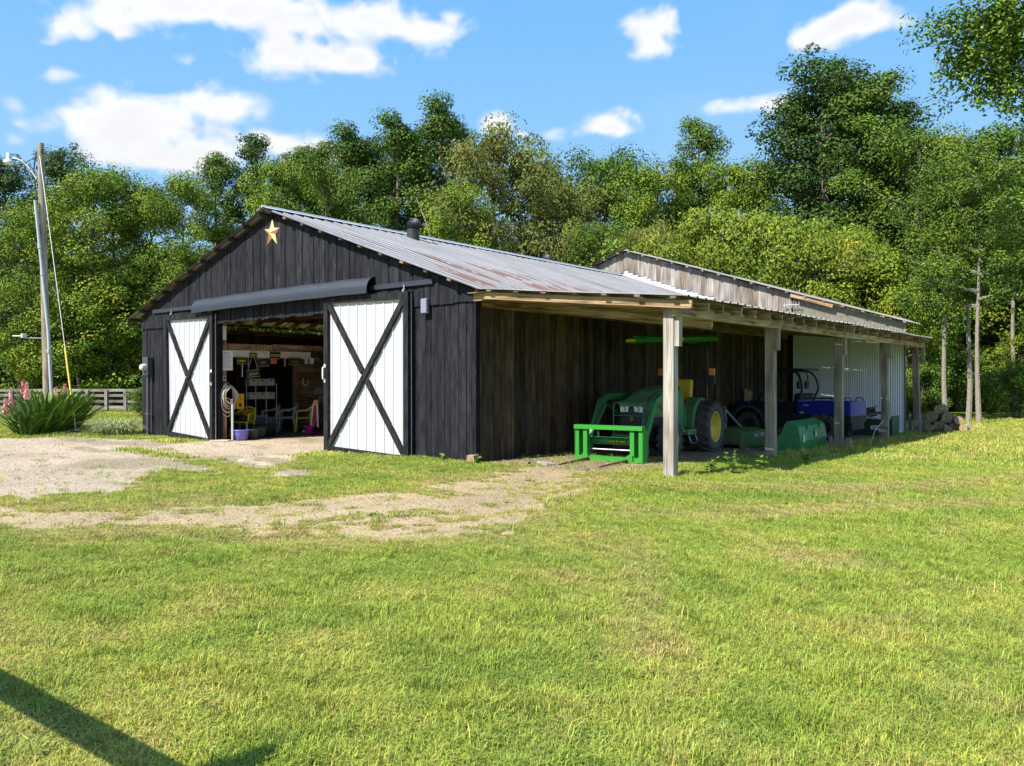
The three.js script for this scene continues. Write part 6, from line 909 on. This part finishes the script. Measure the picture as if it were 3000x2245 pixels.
  // shelf of grey bins
  const sh = thing('wire_shelf', 'dark wire shelf holding grey bins inside the barn', 'shelf', [-10.35, 0.02, -2.2]); for (const z of [-0.50, -0.15, 0.20, 0.5]) part(sh, 'upright', rod([0.16, 0, z], [0.16, 1.45, z], 0.012), M.zinc); for (const y of [0.98, 1.37]) part(sh, 'shelf', bx(-0.15, 0.17, y, y + 0.02, -0.52, 0.52), M.darkMetal);
  for (const [row, y] of [['upper', 1.41], ['lower', 1.02]]) for (let k = 0; k < 3; k++) { const b = thing('storage_bin', 'grey storage bin, ' + ['left', 'middle', 'right'][k] + ' one on the ' + row + ' shelf', 'bin', [-10.30, y, -1.92 - k * 0.29], 0, 'grey bins on the wire shelf'); part(b, 'shell', mv(rb(0.26, 0.20, 0.265, 0.015), 0, 0.105, 0), M.grayPlastic); part(b, 'label', mv(plate(0.10, 0.03), 0.1315, 0.15, 0, 0, Math.PI / 2), M.blackPlastic); }
  const crate = (x, z, w, h, d, m, label) => { const c = thing('crate', label, 'crate', [x, 0.02, z], 0.4); part(c, 'box', mv(rb(w, h, d, 0.015), 0, h / 2, 0), m); part(c, 'lid', mv(rb(w + 0.03, 0.035, d + 0.03, 0.01), 0, h + 0.016, 0), M.grayPlastic); };
  crate(-10.35, -2.15, 0.42, 0.50, 0.42, mat([0.20, 0.21, 0.21], 0.7), 'grey lidded tote below the bin shelf'); crate(-10.6, -2.75, 0.45, 0.38, 0.45, mat([0.24, 0.24, 0.23], 0.7), 'lower grey tote beside the grey chairs'); crate(-10.3, -1.75, 0.36, 0.30, 0.36, mat([0.10, 0.11, 0.13], 0.7), 'dark tote left of the grey tote');
  // ribbon rosette, papers, horseshoe, folding rack
  const rs = thing('show_ribbon', 'long red and white show ribbon with rosette', 'ribbon', [-8.85, 0.93, -3.08], Math.PI / 2 - 0.3); part(rs, 'rosette', [mv(new THREE.CylinderGeometry(0.075, 0.075, 0.02, 20), 0, 0, 0.02, Math.PI / 2)], mat([0.78, 0.52, 0.36], 0.7)); part(rs, 'button', mv(new THREE.CylinderGeometry(0.035, 0.035, 0.03, 16), 0, 0, 0.03, Math.PI / 2), mat([0.55, 0.3, 0.2], 0.6)); part(rs, 'streamer', mv(bx(-0.045, 0.02, -0.70, -0.05, 0, 0.006), 0, 0, 0, 0, 0, -0.05), mat([0.62, 0.04, 0.05], 0.6)); part(rs, 'streamer', mv(bx(0.022, 0.075, -0.72, -0.05, 0, 0.006), 0, 0, 0, 0, 0, 0.03), M.paper); part(rs, 'streamer', mv(bx(-0.085, -0.047, -0.66, -0.05, 0, 0.006), 0, 0, 0, 0, 0, -0.10), M.paper);
  const rk = thing('gate_rack', 'thin black metal rack behind the show ribbon', 'rack', [-9.3, 0.02, -3.75], 0.9); part(rk, 'frame', [rod([-0.3, 0, 0], [-0.3, 1.05, 0], 0.012), rod([0.3, 0, 0], [0.3, 1.05, 0], 0.012), pipe([[-0.3, 1.05, 0], [0, 1.1, 0], [0.3, 1.05, 0]], 0.012), rod([-0.3, 0.2, 0], [0.3, 0.2, 0], 0.008)], M.darkMetal); for (const x of [-0.2, -0.1, 0, 0.1, 0.2]) part(rk, 'bar', rod([x, 0.2, 0], [x, 1.06, 0], 0.006), M.darkMetal);
  const paper = (z, y, w, h, label) => { const s = thing('paper_sign', label, 'sign', [-10.945, y, z], Math.PI / 2); part(s, 'sheet', bx(-w / 2, w / 2, -h / 2, h / 2, 0, 0.008), M.paper); part(s, 'face', mv(plate(w, h), 0, 0, 0.011), print(128, 96, (k, W, H) => { k.fillStyle = '#cfd2d0'; k.fillRect(0, 0, W, H); k.fillStyle = '#333'; for (let i = 0; i < 4; i++) for (let j = 0; j < 4 - (i % 2); j++) k.fillRect(14 + j * 26, 14 + i * 20, 20, 9); })); };
  paper(-4.77, 1.22, 0.27, 0.19, 'white printed sign on the brown stall wall'); paper(-4.88, 0.98, 0.25, 0.18, 'lower white printed sign on the brown stall wall');
  single('horseshoe', mv(new THREE.TorusGeometry(0.11, 0.022, 6, 20, 4.6), -10.93, 1.53, -4.28, 0, Math.PI / 2, 2.2), M.paper, 'pale horseshoe wreath on the brown stall wall', 'horseshoe');
  const bulb = thing('light_bulb', 'small bare bulb under the barn roof', 'bulb', [-7.6, 3.5, -2.0]); part(bulb, 'globe', new THREE.SphereGeometry(0.035, 14, 10), M.paper); part(bulb, 'cord', rod([0, 0.03, 0], [0, 1.6, 0], 0.006), M.blackPlastic);
  single('floor_mat', mv(bx(-0.25, 0.25, 0, 0.02, -0.12, 0.12), -8.65, 0.02, 0.02, 0, 0.5), M.rope, 'crumpled tan sack on the floor at the door post', 'sack');
}
renderer.render(scene, camera);
